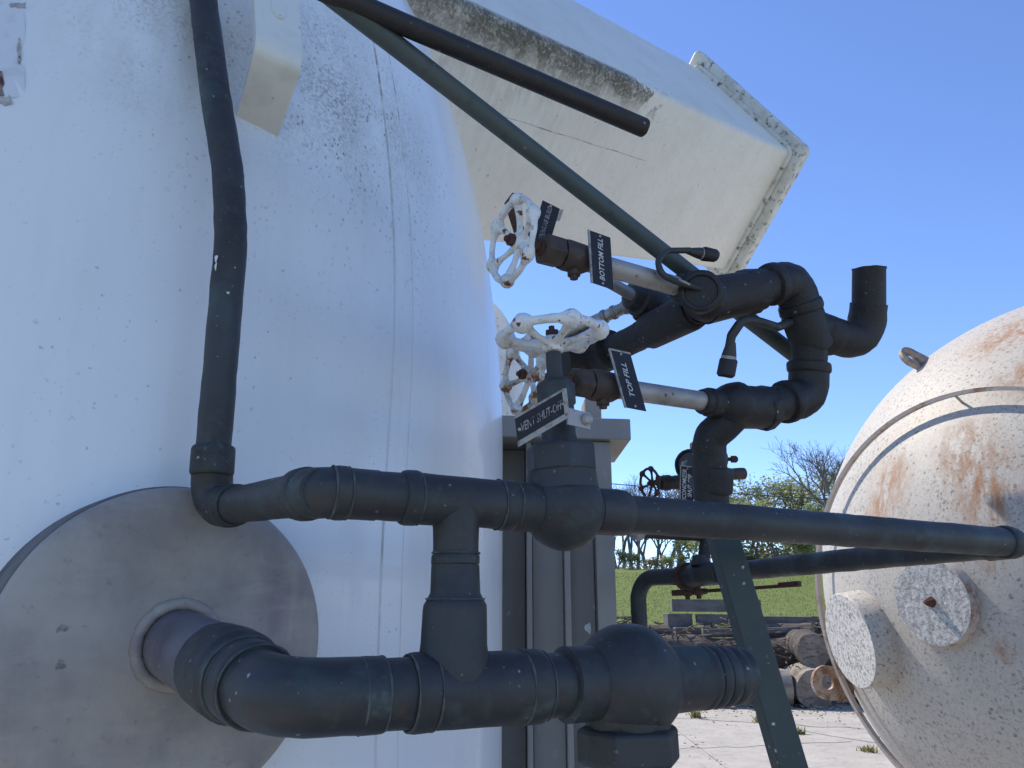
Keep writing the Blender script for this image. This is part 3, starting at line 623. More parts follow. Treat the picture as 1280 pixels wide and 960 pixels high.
pt = tag_plate('tilted navy tag reading PRESSURE BUILD behind the upright white wheel', at(686, 308, 1.315), at(700, 261, 1.325), at(664, 297, 1.315), ['PRESSURE BUILD'], M['letter_worn'], 0.0086, (0, 0, 0, 0), sq=0.72)
MB().box(at(700, 269, 1.3245), (at(703, 262, 1.325) - at(698, 276, 1.325)) / 2, RT * 0.003, FW * 0.001).build('chipped_corner', M['plate_edge'], pt, smooth=False)
vt = tag_plate('weathered dark tag reading VENT SHUT-OFF clamped to the near valve bonnet', at(648, 555, 0.955), at(709, 519, 0.975), at(644, 522, 0.955), ['VENT SHUT-OFF'], M['letter_worn'], 0.0115, (2.2, 0.8, 0, 2.2), 0.1, sq=0.55)
mb = MB(); ca = at(709, 520, 0.978); cb = at(737, 527, 1.0); cdn = (cb - ca).normalized(); mb.box((ca + cb) / 2, (cb - ca) / 2, Z * 0.011, cdn.cross(Z) * 0.0012); mb.build('clamp_strip', M['silver'], vt, smooth=False)
MB().lathe(at(733, 524, 0.996), (EYE - at(733, 524, 1)).normalized() + V((.25, 0, 0)), [(0, 0.0078), (0.006, 0.0074), (0.009, 0.004)], 16).build('clamp_screw', M['silver'], vt)

# ------------------------------------------------------------------ economiser valve group, behind the manifold
ec = thing('economizer_valve', at(880, 712, 2.36), 'small valve with maroon handwheel peeping over the long pipe', 'valve')
ea = at(812, 604, 2.30); eb = at(890, 602, 2.42); ed = (eb - ea).normalized()
handwheel(ea, -ed, 0.0435, ec, M['maroon'], 6, 0.2, 0.2, 0.12)
MB().lathe(ea, ed, [(0, 0.006), (0.04, 0.006), (0.04, 0.02), (0.055, 0.024), (0.075, 0.024), (0.08, 0.018), (0.1, 0.022), (0.17, 0.022), (0.2, 0.017)], 12).build('valve_body', M['bronze'], ec)
MB().tube(fillet([at(884, 600, 2.40), at(884, 668, 2.40), online(P2[0], P2[1], 876)], 0.01, 4), 0.019, 16).build('riser', M['dark'], ec)
MB().lathe(online(P2[0], P2[1], 877) + Z * 0.03, Z, [(0, 0.036), (0.02, 0.026), (0.03, 0.024), (0.03, 0.02)], 20).build('riser_foot', M['green'], ec)
MB().tube([at(798, 668, 2.34), at(884, 672, 2.40)], 0.012, 14).build('side_tube', M['dark'], ec)
MB().lathe(at(790, 665, 2.33), ed, [(0, 0.012), (0.005, 0.024), (0.03, 0.027), (0.036, 0.02), (0.05, 0.018)], 20).build('side_cap', M['silver'], ec)
MB().tube([at(880, 594, 2.36), at(930, 592, 2.40)], 0.0185, 20).build('stub_pipe', M['bronze'], ec)
MB().lathe(at(900, 574, 2.38), RT, [(-0.02, 0.02), (0.012, 0.03), (0.02, 0.02), (0.022, 0.006), (0.035, 0.006), (0.035, 0.011), (0.05, 0.011), (0.055, 0.006)], 14).build('relief_tip', M['rust'], ec)
ga = thing('pressure_gauge', at(862, 600, 2.28), 'round black gauge rim seen between the small tag and manifold', 'gauge')
gc = at(863, 581, 2.28); gn = (EYE - gc); gn.z *= 0.2; gn = (gn.normalized() + V((-0.5, 0, 0))).normalized()
MB().lathe(gc, gn, [(-0.025, 0.02), (-0.022, 0.044), (0.010, 0.046), (0.012, 0.040), (0.002, 0.038), (0.001, 0.001)], 32).build('gauge_case', M['dark'], ga)
MB().lathe(gc + gn * 0.0025, gn, [(0, 0.037), (0.0005, 0.037)], 32).build('dial', mk('gauge_dial', (0.06, 0.065, 0.07), 0.35, 0, [dict(kind='noise', scale=40, lo=0.55, hi=0.62, col=(0.5, 0.5, 0.48))]), ga)
MB().lathe(at(868, 562, 2.28), Z, [(-0.03, 0.008), (0, 0.008), (0.004, 0.013), (0.018, 0.013), (0.022, 0.008)], 10).build('bleed_screw', M['silver'], ga)
MB().tube([gc, at(885, 600, 2.38)], 0.01, 10).build('gauge_stem', M['dark'], ga)
tag_plate('small navy tag reading ECONOMIZER SHUT-OFF beside the maroon wheel', at(867, 632, 2.25), at(868, 584, 2.25), at(850, 630, 2.25), ['ECONOMIZER', 'SHUT-OFF'], M['letter'], 0.0125, (0, 0.8, 0, 0.8), sq=0.86)

# ------------------------------------------------------------------ angle-iron brace
bs0 = at(884, 590, 1.53); bs1 = at(1007, 1010, 1.37)
dirb = (bs1 - bs0).normalized(); foot = bs0 + dirb * ((bs0.z - 0.0) / -dirb.z)
M['brace'] = mk('green_brace_paint', (0.038, 0.056, 0.054), 0.5, 0, [dict(kind='noise', scale=10, lo=0.4, hi=0.7, col=(0.05, 0.066, 0.062)), dict(kind='noise', scale=60, lo=0.6, hi=0.75, col=(0.12, 0.14, 0.13), amt=0.5), dict(SPECK, scale=60, sel=0.84)], (120, 0.15, 0.002))
ab = thing('angle_iron_brace', foot, 'slanted green angle iron brace speckled white, lower right of centre', 'brace')
sx = dirb.cross(V((0, 1, 0))).normalized();  sx = sx if sx.x > 0 else -sx
sy = dirb.cross(sx).normalized(); sy = sy if sy.y > 0 else -sy
MB().box((bs0 + foot) / 2, (foot - bs0) / 2, sx * 0.0255, sy * 0.003).build('front_flange', M['brace'], ab, smooth=False, bevel=0.0015)
MB().box((bs0 + foot) / 2 - sx * 0.0226 + sy * 0.0295, (foot - bs0) / 2, sx * 0.0028, sy * 0.0262).build('side_flange', M['brace'], ab, smooth=False, bevel=0.0012)

# ------------------------------------------------------------------ support column behind
colm = thing('steel_support_column', V((0.16, 2.75, 0)), 'beige steel column with a flat cap plate beside the white tank', 'column')
ztop = EYE.z + 0.535
fr = [(-0.10, 2.72), (0.050, 2.72), (0.050, 2.60), (0.068, 2.60)]
def ext(poly, z0, z1, name, bev=0.003):
    MB().prism([V((x, y, z0)) for x, y in poly], V((0, 0, z1 - z0))).build(name, M['column'], colm, smooth=False, bevel=bev)
ext([(-0.10, 2.73), (0.046, 2.73), (0.046, 2.95), (-0.10, 2.95)], 0.02, ztop, 'web_plate')
ext([(0.048, 2.58), (0.066, 2.58), (0.066, 2.95), (0.048, 2.95)], 0.02, ztop, 'channel_flange')
ext([(0.068, 2.625), (0.168, 2.60), (0.168, 2.64), (0.068, 2.665)], 0.02, ztop, 'channel_web')
ext([(0.170, 2.565), (0.190, 2.565), (0.190, 2.95), (0.170, 2.95)], 0.02, ztop, 'channel_flange')
ext([(0.192, 2.65), (0.274, 2.63), (0.274, 2.67), (0.192, 2.69)], 0.02, ztop, 'channel_web')
ext([(0.276, 2.575), (0.338, 2.585), (0.338, 2.90), (0.276, 2.90)], 0.02, ztop, 'edge_flange')
drip(V((0.255, 2.634, EYE.z - 0.075)), 0.016, 0.020, colm, V((0.2, -1, 0)))
ext([(-0.08, 2.50), (0.405, 2.56), (0.405, 3.0), (-0.08, 3.0)], ztop + 0.002, ztop + 0.075, 'cap_plate', 0.004)
ext([(0.255, 2.62), (0.315, 2.62), (0.315, 2.75), (0.255, 2.75)], ztop + 0.077, ztop + 0.17, 'packing_block', 0.01)
ext([(-0.15, 2.45), (0.42, 2.45), (0.42, 3.05), (-0.15, 3.05)], 0.0, 0.018, 'base_plate', 0.002)

# smaller white vessel behind the big tank
sv_ = thing('small_white_vessel', V((-0.29, 3.95, 0)), 'sliver of a smaller domed white vessel behind the big tank', 'tank')
pr = [(0.02, 0.35), (EYE.z + 1.15, 0.35)] + [(EYE.z + 1.15 + 0.52 * math.sin(a), 0.35 * math.cos(a)) for a in [PI/2 * i / 10 for i in range(1, 11)]]
MB().lathe(V((-0.29, 3.95, 0)), Z, pr, 48).build('shell', mk('vessel_paint', (0.72, 0.71, 0.68), 0.5, 0, [dict(kind='noise', scale=8, lo=0.5, hi=0.75, col=(0.55, 0.53, 0.48)), dict(kind='spots', scale=40, lo=0.1, hi=0.3, col=(0.2, 0.18, 0.15), sel=0.75, z=(2.4, 2.8))], (30, 0.1, 0.004)), sv_, ang=50)

# ------------------------------------------------------------------ the tilted white box beam
c2w = lambda a: RT * a[0] + UP * a[1] + FW * a[2]
d1 = c2w((0.84, 0.083, 1.0)).normalized()
e2v = c2w((-0.0806, -0.1755, 0.0822)); e2v = (e2v - d1 * e2v.dot(d1)).normalized()     # B -> C, across the underside
e3v = c2w((-0.1256, 0.1722, 0.0913)); e3v = (e3v - d1 * e3v.dot(d1)).normalized()      # B -> A, up the side
Bc = at(988, 190, 5.2); W2, W3, LB = 0.90, 0.98, 3.6
moldB = dict(kind='noise', scale=48, lo=0.40, hi=0.56, col=(0.12, 0.11, 0.085), rough=0.85, nr=0.8, detail=9)
BXR = Bc - d1 * LB * 0.5
bx_root = thing('overhead_white_box', BXR, 'mould stained long white steel box jutting out overhead with an end flange', 'box')
ml = lambda p: tuple(p - BXR)
frame = Matrix((d1, e2v, d1.cross(e2v) * (1 if d1.cross(e2v).dot(e3v) > 0 else -1)))      # rows: along, across the underside, up the side
sgn = 1 if d1.cross(e2v).dot(e3v) > 0 else -1
frame = Matrix((d1, e2v, d1.cross(e2v)))
zf = lambda a, b: (a * sgn, b * sgn)
lay = [dict(kind='noise', scale=3, lo=0.4, hi=0.7, col=(0.70, 0.665, 0.59)), dict(kind='noise', scale=26, lo=0.5, hi=0.8, col=(0.5, 0.47, 0.40), amt=0.35),
       dict(kind='noise', scale=30, lo=0.42, hi=0.66, col=(0.50, 0.47, 0.38), amt=0.6, y=(0.75, 0.02), x=(0.6, -1.2), z=zf(0.06, 0.02), stretch=(1, 0.12, 1)),
       dict(kind='noise', scale=34, lo=0.40, hi=0.62, col=(0.17, 0.155, 0.12), amt=0.95, mask=(4.5, 0.38, 0.6), y=(0.40, 0.04), x=(-0.2, -1.0), z=zf(0.06, 0.02), stretch=(1, 0.22, 1), nr=0.85, detail=9, rough=0.85),
       dict(kind='noise', scale=60, lo=0.34, hi=0.52, col=(0.11, 0.10, 0.075), amt=0.9, y=(0.15, 0.03), x=(-0.16, -0.22), z=zf(0.06, 0.02), mask=(4, 0.36, 0.46), nr=0.85, rough=0.85),
       dict(kind='noise', scale=60, lo=0.34, hi=0.52, col=(0.11, 0.10, 0.075), amt=0.9, y=(0.16, 0.05), x=(0.12, 0.06), z=zf(0.06, 0.02), mask=(7, 0.47, 0.52), nr=0.85, rough=0.85),
       dict(kind='spots', scale=32, lo=0.1, hi=0.24, col=(0.22, 0.2, 0.16), sel=0.88, amt=0.7)]
M['box'] = mk('white_box_paint', (0.77, 0.74, 0.67), 0.45, 0, lay, [(26, 0.12, 0.006), (4, 0.1, 0.02)], rot=frame.to_euler())
def rrect(o, a, b, wa, wb, r, n=6):
    pts = []
    for (cx, cy, a0) in ((r, r, PI), (wa - r, r, 1.5*PI), (wa - r, wb - r, 0), (r, wb - r, 0.5*PI)):
        for k in range(n + 1):
            t = a0 + PI/2 * k / n; pts.append(o + a * (cx + r * math.cos(t)) + b * (cy + r * math.sin(t)))
    return pts
poly = rrect(Bc - d1 * LB, e2v, e3v, W2, W3, 0.032)
MB().prism(poly, d1 * LB).build('box_shell', M['box'], bx_root, ang=30)
mb = MB(); ov = 0.095
polyf = rrect(Bc - e2v * ov - e3v * ov + d1 * 0.002, e2v, e3v, W2 + 2*ov, W3 + 2*ov, 0.05)
M['flange'] = mk('flange_paint', (0.66, 0.65, 0.60), 0.6, 0, [dict(kind='noise', scale=9, lo=0.42, hi=0.7, col=(0.5, 0.48, 0.41)), dict(kind='noise', scale=24, lo=0.55, hi=0.68, col=(0.12, 0.10, 0.085), rough=0.85), dict(kind='spots', scale=30, lo=0.1, hi=0.3, col=(0.15, 0.1, 0.07), sel=0.8)], (40, 0.3, 0.006))
mb.prism(polyf, d1 * 0.10).build('end_flange', M['flange'], bx_root, ang=30, bevel=0.012)
MB().prism(rrect(Bc - e2v * 0.03 - e3v * 0.03 - d1 * 0.03, e2v, e3v, W2 + 0.06, W3 + 0.06, 0.06), d1 * 0.031).build('weld_bead', M['flange'], bx_root, ang=30, bevel=0.01)
M['grimeseam'] = mk('grimy_seam', (0.58, 0.55, 0.48), 0.8, 0, [dict(kind='noise', scale=14, lo=0.46, hi=0.64, col=(0.22, 0.195, 0.15))], (60, 0.5, 0.004))
MB().tube([Bc - d1 * (1.62 + 0.1 * i) + e2v * (0.335 + 0.002 * math.sin(i * 1.7)) + e3v * 0.002 for i in range(20)], [0.0022 + 0.0018 * abs(math.sin(i * 2.3)) for i in range(20)], 6).build('weld_seam', M['grimeseam'], bx_root)
for px in (683, 708):
    r_ = ray(px, -2); nn = e2v.cross(e3v)
    q = Bc + e3v * W3 - d1 * (2.02 if px < 700 else 1.90) + e2v * 0.06
    MB().lathe(q - e3v * 0.01, e3v, [(0, 0.025), (0.03, 0.025), (0.03, 0.018), (0.06, 0.018)], 8).build('bolt', M['rust'], bx_root)

# ------------------------------------------------------------------ the rust streaked tank on the right
KR = 1.6
CR = EYE + V((2.635, 3.27, 0.064)) * KR; RR = 1.26 * KR
rx = V((-0.59, -0.80, -0.12)).normalized()
def sph_hit(px, py, rr=RR):
    r = ray(px, py).normalized(); oc = EYE - CR; b = oc.dot(r); c = oc.dot(oc) - rr * rr; d = b*b - c
    return EYE + r * (-b - math.sqrt(max(d, 0)))
RB = V((CR.x, CR.y, 0))
rl_ = lambda px, py: tuple(sph_hit(px, py) - RB)
RUST = (0.30, 0.135, 0.05)
lay = [dict(kind='noise', scale=1.1, lo=0.4, hi=0.7, col=(0.42, 0.385, 0.335)),
       dict(kind='noise', scale=38, lo=0.48, hi=0.60, col=(0.36, 0.335, 0.30), nr=0.8, detail=8, amt=0.8),
       dict(kind='noise', scale=60, lo=0.555, hi=0.60, col=(0.14, 0.135, 0.125), nr=0.75, detail=7, amt=0.9, mask=(1.9, 0.28, 0.5)),
       dict(kind='spots', scale=28, lo=0.16, hi=0.36, col=(0.13, 0.125, 0.12), sel=0.5, amt=0.8, mask=(1.5, 0.30, 0.5))]
for px, py, r0 in ((1245, 425, 0.16), (1270, 412, 0.12), (1205, 560, 0.15), (1225, 600, 0.17), (1240, 630, 0.12), (1113, 595, 0.13), (1105, 630, 0.13), (1092, 650, 0.08), (1280, 470, 0.12), (1240, 700, 0.06), (1258, 813, 0.05)):
    lay.append(dict(kind='noise', scale=15, lo=0.40, hi=0.60, col=RUST, near=(rl_(px, py), 0.02, r0 * 1.08 * KR), amt=0.9, rough=0.85, stretch=(1, 1, 0.22), nr=0.75))
M['right'] = mk('chipped_white_paint', (0.48, 0.45, 0.40), 0.6, 0, lay, [(60, 0.25, 0.004), (4, 0.12, 0.02)])
rt = thing('rust_streaked_tank', RB, 'rust streaked old white tank with domed end at the right edge', 'tank')
prof = [(RR * math.cos(a), RR * math.sin(a)) for a in [PI/2 * i / 40 for i in range(41)]]
prof = [(-t, r) for t, r in prof] + [(5.0, RR)] + [(5.0 + RR * 0.5 * math.sin(a), RR * math.cos(a)) for a in [PI/2 * i / 12 for i in range(1, 13)]]
MB().lathe(CR, -rx, prof, 128).build('shell', M['right'], rt, ang=50)
# hoop standing off the dome
cN = V((-0.884, -0.458, -0.096)).normalized(); HC = CR + cN * 1.045 * KR; HR = 0.79 * KR
M['hoop'] = mk('rusty_hoop_paint', (0.42, 0.36, 0.31), 0.7, 0, [dict(kind='noise', scale=7, lo=0.52, hi=0.66, col=(0.25, 0.12, 0.065)), dict(kind='noise', scale=40, lo=0.55, hi=0.7, col=(0.5, 0.45, 0.4))], (80, 0.3, 0.003))
u_, v_ = perp(cN); mb = MB(); pth = []
for i in range(120):
    a = 2 * PI * i / 120; pth.append((HC + (u_ * math.cos(a) + v_ * math.sin(a)) * HR))
vs = []
for p in pth:
    e = (p - HC).normalized()
    for (de, dn) in ((-0.007, -0.011), (0.007, -0.011), (0.007, 0.011), (-0.007, 0.011)): vs.append(p + (e * de + cN * dn) * KR)
n = len(pth); mb.add(vs, [[i*4+k, i*4+(k+1) % 4, ((i+1) % n)*4+(k+1) % 4, ((i+1) % n)*4+k] for i in range(n) for k in range(4)])
mb.build('hoop', M['hoop'], rt, ang=30)
for i in range(0, 120, 30):
    e = pth[i]; d = (e - CR).normalized(); MB().tube([CR + d * (RR - 0.01), e], 0.008, 8).build('standoff', M['hoop'], rt)
# nozzle stub and round cover on the dome
def stub(px, py, R, L, name, m, face, tilt=V((0, 0, 0))):
    R *= KR; L *= KR; b = sph_hit(px, py); nrm = ((b - CR).normalized() + tilt).normalized()
    o = MB().lathe(b - nrm * 0.08, nrm, [(0, R), (0.08 + L - 0.008, R), (0.08 + L, R - 0.006), (0.08 + L, R - 0.012)], 48).build(name, m, rt)
    MB().lathe(b + nrm * (L - 0.004), nrm, [(0, R - 0.008), (0.006, R - 0.008)], 48).build('end_face', face, o)
    return b, nrm, o
M['flaky'] = mk('flaking_paint', (0.60, 0.58, 0.54), 0.7, 0, [dict(kind='noise', scale=40, lo=0.48, hi=0.57, col=(0.23, 0.22, 0.205), nr=0.85, detail=8), dict(kind='noise', scale=10, lo=0.62, hi=0.72, col=(0.16, 0.085, 0.06))], [(60, 0.6, 0.006)])
M['flaky2'] = mk('flaking_grey_paint', (0.50, 0.49, 0.47), 0.7, 0, [dict(kind='noise', scale=34, lo=0.45, hi=0.57, col=(0.22, 0.215, 0.205), nr=0.85, detail=8), dict(kind='noise', scale=50, lo=0.66, hi=0.7, col=(0.72, 0.7, 0.67))], [(40, 0.7, 0.008)])
b_, n_, nz_o = stub(1084, 797, 0.180, 0.075, 'nozzle_stub', M['right'], M['flaky'], V((-0.05, 0, 0)))
b2, n2, _ = stub(1172, 752, 0.150, 0.030, 'round_cover', M['hoop'], M['flaky2'])
MB().lathe(b2 + n2 * 0.03 * KR, n2, [(0, 0.032), (0.02, 0.026), (0.048, 0.013), (0.05, 0.003)], 7).build('cover_knob', M['rust'], rt)
M['lug'] = mk('rusty_lug_paint', (0.40, 0.32, 0.25), 0.75, 0, [dict(kind='noise', scale=14, lo=0.42, hi=0.6, col=(0.20, 0.10, 0.055)), dict(kind='noise', scale=40, lo=0.58, hi=0.7, col=(0.08, 0.05, 0.035))], (60, 0.4, 0.004))
def lug(px, py, R, nrm, upv, name, drop=0.1):
    c = sph_hit(px, py) if not isinstance(px, V) else px
    upv = (upv - nrm * upv.dot(nrm)).normalized(); sd_ = nrm.cross(upv)
    pts = [c + sd_ * R * math.cos(a) + upv * R * math.sin(a) for a in [PI * i / 16 for i in range(17)]]
    pts += [c - sd_ * R - upv * drop, c + sd_ * R - upv * drop]
    hole = [c + (sd_ * math.cos(a) + upv * math.sin(a)) * R * 0.42 for a in [2 * PI * i / 16 for i in range(16)]]
    mb = MB(); t = nrm * 0.016
    # plate with a real hole: ring of quads from outline to hole
    outl = [c + (sd_ * math.cos(a) + upv * math.sin(a)) * (R if math.sin(a) >= 0 else min(drop / max(-math.sin(a), 1e-3), R / max(abs(math.cos(a)), 1e-3))) for a in [2 * PI * i / 32 for i in range(32)]]
    inn_ = [c + (sd_ * math.cos(a) + upv * math.sin(a)) * R * 0.40 for a in [2 * PI * i / 32 for i in range(32)]]
    k = 32; vs = [p + t for p in outl] + [p + t for p in inn_] + [p - t for p in outl] + [p - t for p in inn_]
    fs = []
    for i in range(k):
        j = (i + 1) % k
        fs += [[i, j, k+j, k+i], [2*k+j, 2*k+i, 3*k+i, 3*k+j], [i, 2*k+i, 2*k+j, j], [k+i, k+j, 3*k+j, 3*k+i]]
    return mb.add(vs, fs).build(name, M['lug'], rt, ang=40)
top_n = (sph_hit(1150, 458) - CR).normalized()
lug(sph_hit(1150, 458) + top_n * 0.055 * KR, 0, 0.052 * KR, V((0.25, -0.80, 0.35)).normalized(), top_n + V((-0.9, 0, 0.0)), 'lifting_lug', 0.11 * KR)
ln_ = (sph_hit(1062, 845) - CR).normalized()
lug(sph_hit(1062, 845) + ln_ * 0.10 * KR, 0, 0.070 * KR, V((0.15, -0.98, 0.05)).normalized(), V((-1, 0, 0.1)), 'tie_down_lug', 0.12 * KR)
for t in (0.8, 4.2):
    c = CR - rx * t; mb = MB(); sd_ = rx.cross(Z).normalized(); fw = V((rx.x, rx.y, 0)).normalized()
    poly = [V((c.x, c.y, 0)) - sd_ * 1.5, V((c.x, c.y, 0)) + sd_ * 1.5]
    poly += [V((c.x, c.y, c.z)) + (sd_ * math.cos(a) - Z * math.sin(a)) * (RR - 0.03) for a in [math.radians(x) for x in (38, 55, 72, 90, 108, 125, 142)]]
    mb.prism([p - fw * 0.08 for p in poly], fw * 0.16).build('saddle', M['right'], rt, smooth=False)

# ------------------------------------------------------------------ ground
KG = EYE.z / 1.6
def gz(x, y):
    y = y / KG
    if y < 15.5: return 0.0
    k = min(y, 62.0) - 15.5; z = 0.093 * k
    if y > 62: z += 0.012 * (min(y, 140) - 62)
    return z * KG
M['grass'] = mk('grass', (0.155, 0.185, 0.055), 0.85, 0, [
    dict(kind='noise', scale=0.5, lo=0.4, hi=0.65, col=(0.14, 0.19, 0.055)),
    dict(kind='noise', scale=3, lo=0.45, hi=0.7, col=(0.09, 0.14, 0.032), amt=0.7),
    dict(kind='noise', scale=9, lo=0.55, hi=0.72, col=(0.15, 0.17, 0.06), amt=0.5),
    dict(kind='noise', scale=0.25, lo=0.55, hi=0.7, col=(0.15, 0.165, 0.055), amt=0.5)], [(25, 0.3, 0.03), (3, 0.3, 0.08)], spec=0.1)
M['soil'] = mk('dirt', (0.14, 0.12, 0.095), 0.95, 0, [dict(kind='noise', scale=6, lo=0.4, hi=0.7, col=(0.09, 0.085, 0.06))], (30, 0.6, 0.03))
M['concrete'] = mk('concrete', (0.42, 0.395, 0.345), 0.9, 0, [
    dict(kind='noise', scale=1.4, lo=0.38, hi=0.7, col=(0.32, 0.295, 0.26)),
    dict(kind='noise', scale=14, lo=0.45, hi=0.75, col=(0.45, 0.435, 0.40), nr=0.75),
    dict(kind='noise', scale=5, lo=0.52, hi=0.68, col=(0.22, 0.20, 0.17), amt=0.7, nr=0.75),
    dict(kind='spots', scale=9, lo=0.05, hi=0.12, col=(0.12, 0.105, 0.085), sel=0.75, amt=0.85)], [(60, 0.4, 0.006), (5, 0.2, 0.02)])
xs = [-400, -150, -60, -25] + [-20 + 2 * i for i in range(41)] + [70, 90, 150, 300, 600]
ys = [-60, -20, 0, 8, 13, 18, 20.3] + [22 + 1.9 * i for i in range(32)] + [85, 95, 110, 140, 184, 300, 800]
mb = MB(); vs = []
for y in ys:
    for x in xs:
        vs.append((x, y, gz(x, y) - 0.06 + (0.10 * mnoise.noise((x * 0.12, y * 0.12, 0)) if y > 18 else 0)))
nx = len(xs); mb.add(vs, [[j*nx+i, j*nx+i+1, (j+1)*nx+i+1, (j+1)*nx+i] for j in range(len(ys)-1) for i in range(nx-1)])
go = mb.build('grass_field', M['grass'], None, ang=180); tag(go, 'sloping green field rising towards the trees', 'field', kind='structure')
mb = MB(); mb.box(V((3, 7.6, -0.05)), V((12, 0, 0)), V((0, 12.2, 0)), V((0, 0, 0.03)))
pad = mb.build('concrete_pad', M['soil'], None, smooth=False); tag(pad, 'pale cracked concrete yard with joints', 'pavement', kind='structure')
def slab(x0, x1, y0, y1):
    h = random.uniform(-0.006, 0.006); mb = MB(); g_ = 0.008
    P = []
    for (xa, ya, xb, yb) in ((x0+g_, y0+g_, x1-g_, y0+g_), (x1-g_, y0+g_, x1-g_, y1-g_), (x1-g_, y1-g_, x0+g_, y1-g_), (x0+g_, y1-g_, x0+g_, y0+g_)):
        for k in range(10):
            t = k / 10; j = 0.012 * mnoise.noise((xa + (xb-xa)*t*3.3 + 7, ya + (yb-ya)*t*3.3, 1)) if k else 0
            P.append(V((xa + (xb-xa)*t + j, ya + (yb-ya)*t + j, -0.019)))
    mb.prism(P, V((0, 0, 0.019 + h))); mb.build('slab', M['concrete'], pad, smooth=False)
for i in range(7):
    for j in range(6): slab(-6.6 + 3.15 * i, -6.6 + 3.15 * (i+1), -3.4 + 3.55 * j, -3.4 + 3.55 * (j+1))
# ragged cracks as thin dark grooves filled with dirt
for k, (x0, y0, x1, y1) in enumerate(((2.2, 12.2, 4.7, 11.1), (3.6, 11.3, 5.4, 8.2), (1.9, 9.6, 4.1, 10.1), (2.6, 8.0, 3.4, 10.2))):
    mb = MB(); vs = []; nn_ = 26
    for i in range(nn_ + 1):
        t = i / nn_; x = (x0 + (x1-x0)*t) * KG + 0.12 * mnoise.noise((t*6, k*3, 0)); y = (y0 + (y1-y0)*t) * KG + 0.16 * mnoise.noise((t*7, k*5, 4)); wd = 0.006 + 0.006 * abs(mnoise.noise((t*9, k, 2)))
        vs += [(x - wd, y - wd * 2.0, 0.0085), (x + wd, y + wd * 2.0, 0.0085)]
    mb.add(vs, [[2*i, 2*i+1, 2*i+3, 2*i+2] for i in range(nn_)]); mb.build('crack', M['soil'], pad, smooth=False)

# ------------------------------------------------------------------ log pile at the edge of the yard
M['bark'] = mk('bark', (0.10, 0.082, 0.068), 0.95, 0, [dict(kind='noise', scale=4, lo=0.4, hi=0.65, col=(0.075, 0.06, 0.05), stretch=(0.3, 1, 1)), dict(kind='noise', scale=9, lo=0.55, hi=0.7, col=(0.22, 0.19, 0.16), stretch=(0.2, 1, 1))], [(8, 1.0, 0.05, (0.25, 1, 1)), (40, 0.5, 0.01)])
M['bark_pale'] = mk('stripped_bark', (0.30, 0.265, 0.215), 0.9, 0, [dict(kind='noise', scale=6, lo=0.42, hi=0.65, col=(0.17, 0.14, 0.11), stretch=(0.2, 1, 1))], [(10, 0.9, 0.03, (0.2, 1, 1))])
M['cut'] = mk('sawn_log_end', (0.25, 0.21, 0.17), 0.9, 0, [dict(kind='noise', scale=4, lo=0.4, hi=0.62, col=(0.14, 0.115, 0.095)), dict(kind='noise', scale=6, lo=0.54, hi=0.64, col=(0.09, 0.07, 0.055), stretch=(1, 1, 3))], [(9, 1.0, 0.05)])
M['timber'] = mk('grey_timber', (0.17, 0.155, 0.14), 0.9, 0, [dict(kind='noise', scale=7, lo=0.42, hi=0.66, col=(0.095, 0.085, 0.078), stretch=(0.25, 1, 1))], [(16, 0.6, 0.01, (0.15, 1, 1))])
def log(a, b, r, label, m='bark'):
    r *= KG
    d = (b - a); L = d.length; d.normalize(); u, v = perp(d); mb = MB(); n, sg = 26, 22; vs = []; ph = random.random() * 50
    for i in range(n + 1):
        for k in range(sg):
            t = 2 * PI * k / sg; rr = r * (1 + 0.10 * mnoise.noise((math.cos(t) * 1.3 + ph, math.sin(t) * 1.3, i * 0.25)) + 0.05 * mnoise.noise((math.cos(t) * 4 + ph, math.sin(t) * 4, i * 0.6)))
            vs.append(a + d * (L * i / n) + (u * math.cos(t) + v * math.sin(t)) * rr + Z * (0.04 * math.sin(i * 0.3 + ph)))
    mb.add(vs, [[i*sg+k, i*sg+(k+1) % sg, (i+1)*sg+(k+1) % sg, (i+1)*sg+k] for i in range(n) for k in range(sg)])
    o = thing('log', V(((a.x+b.x)/2, (a.y+b.y)/2, min(a.z, b.z) - r)), label, 'log', 'logs along the yard edge')
    mb.build('bark', M[m], o, ang=50)
    for e in (0, n):
        ring = vs[e*sg:(e+1)*sg]; c = sum((V(p) for p in ring), V((0,0,0))) / sg; o_ = d * (0.01 if e else -0.01)
        mb = MB(); w2 = [c + (V(p) - c) * 0.5 + o_ * random.uniform(-1.5, 2.5) for p in ring]
        mb.add([V(p) + o_ * 0.2 for p in ring] + w2 + [c + o_], [[k, (k+1) % sg, sg + (k+1) % sg, sg + k] for k in range(sg)] + [[sg + k, sg + (k+1) % sg, 2*sg] for k in range(sg)])
        mb.build('cut_end', M['cut'], o, ang=60)
def G(px, y, z): 
    r = ray(px, 700); return V((r.x / r.y * y, y, z)) * KG
log(G(700, 13.9, 0.30), G(972, 13.5, 0.30), 0.29, 'long pale log lying nearest the concrete, left of the brace', 'bark_pale')
log(G(975, 14.3, 0.32), G(1003, 13.2, 0.31), 0.31, 'short fat log with its split sawn end facing the yard', 'bark_pale')
log(G(985, 14.5, 0.90), G(1005, 13.45, 0.88), 0.27, 'upper fat log resting on another, sawn grey end forward')
log(G(780, 14.5, 0.72), G(985, 14.4, 0.70), 0.33, 'dark barked log on top of the pile behind the brace')
log(G(1010, 14.6, 0.42), G(1180, 14.2, 0.40), 0.40, 'thick dark log in shade behind the round tie-down lug')
log(G(930, 15.2, 0.98), G(1160, 15.0, 1.0), 0.30, 'topmost dark log along the back of the pile')
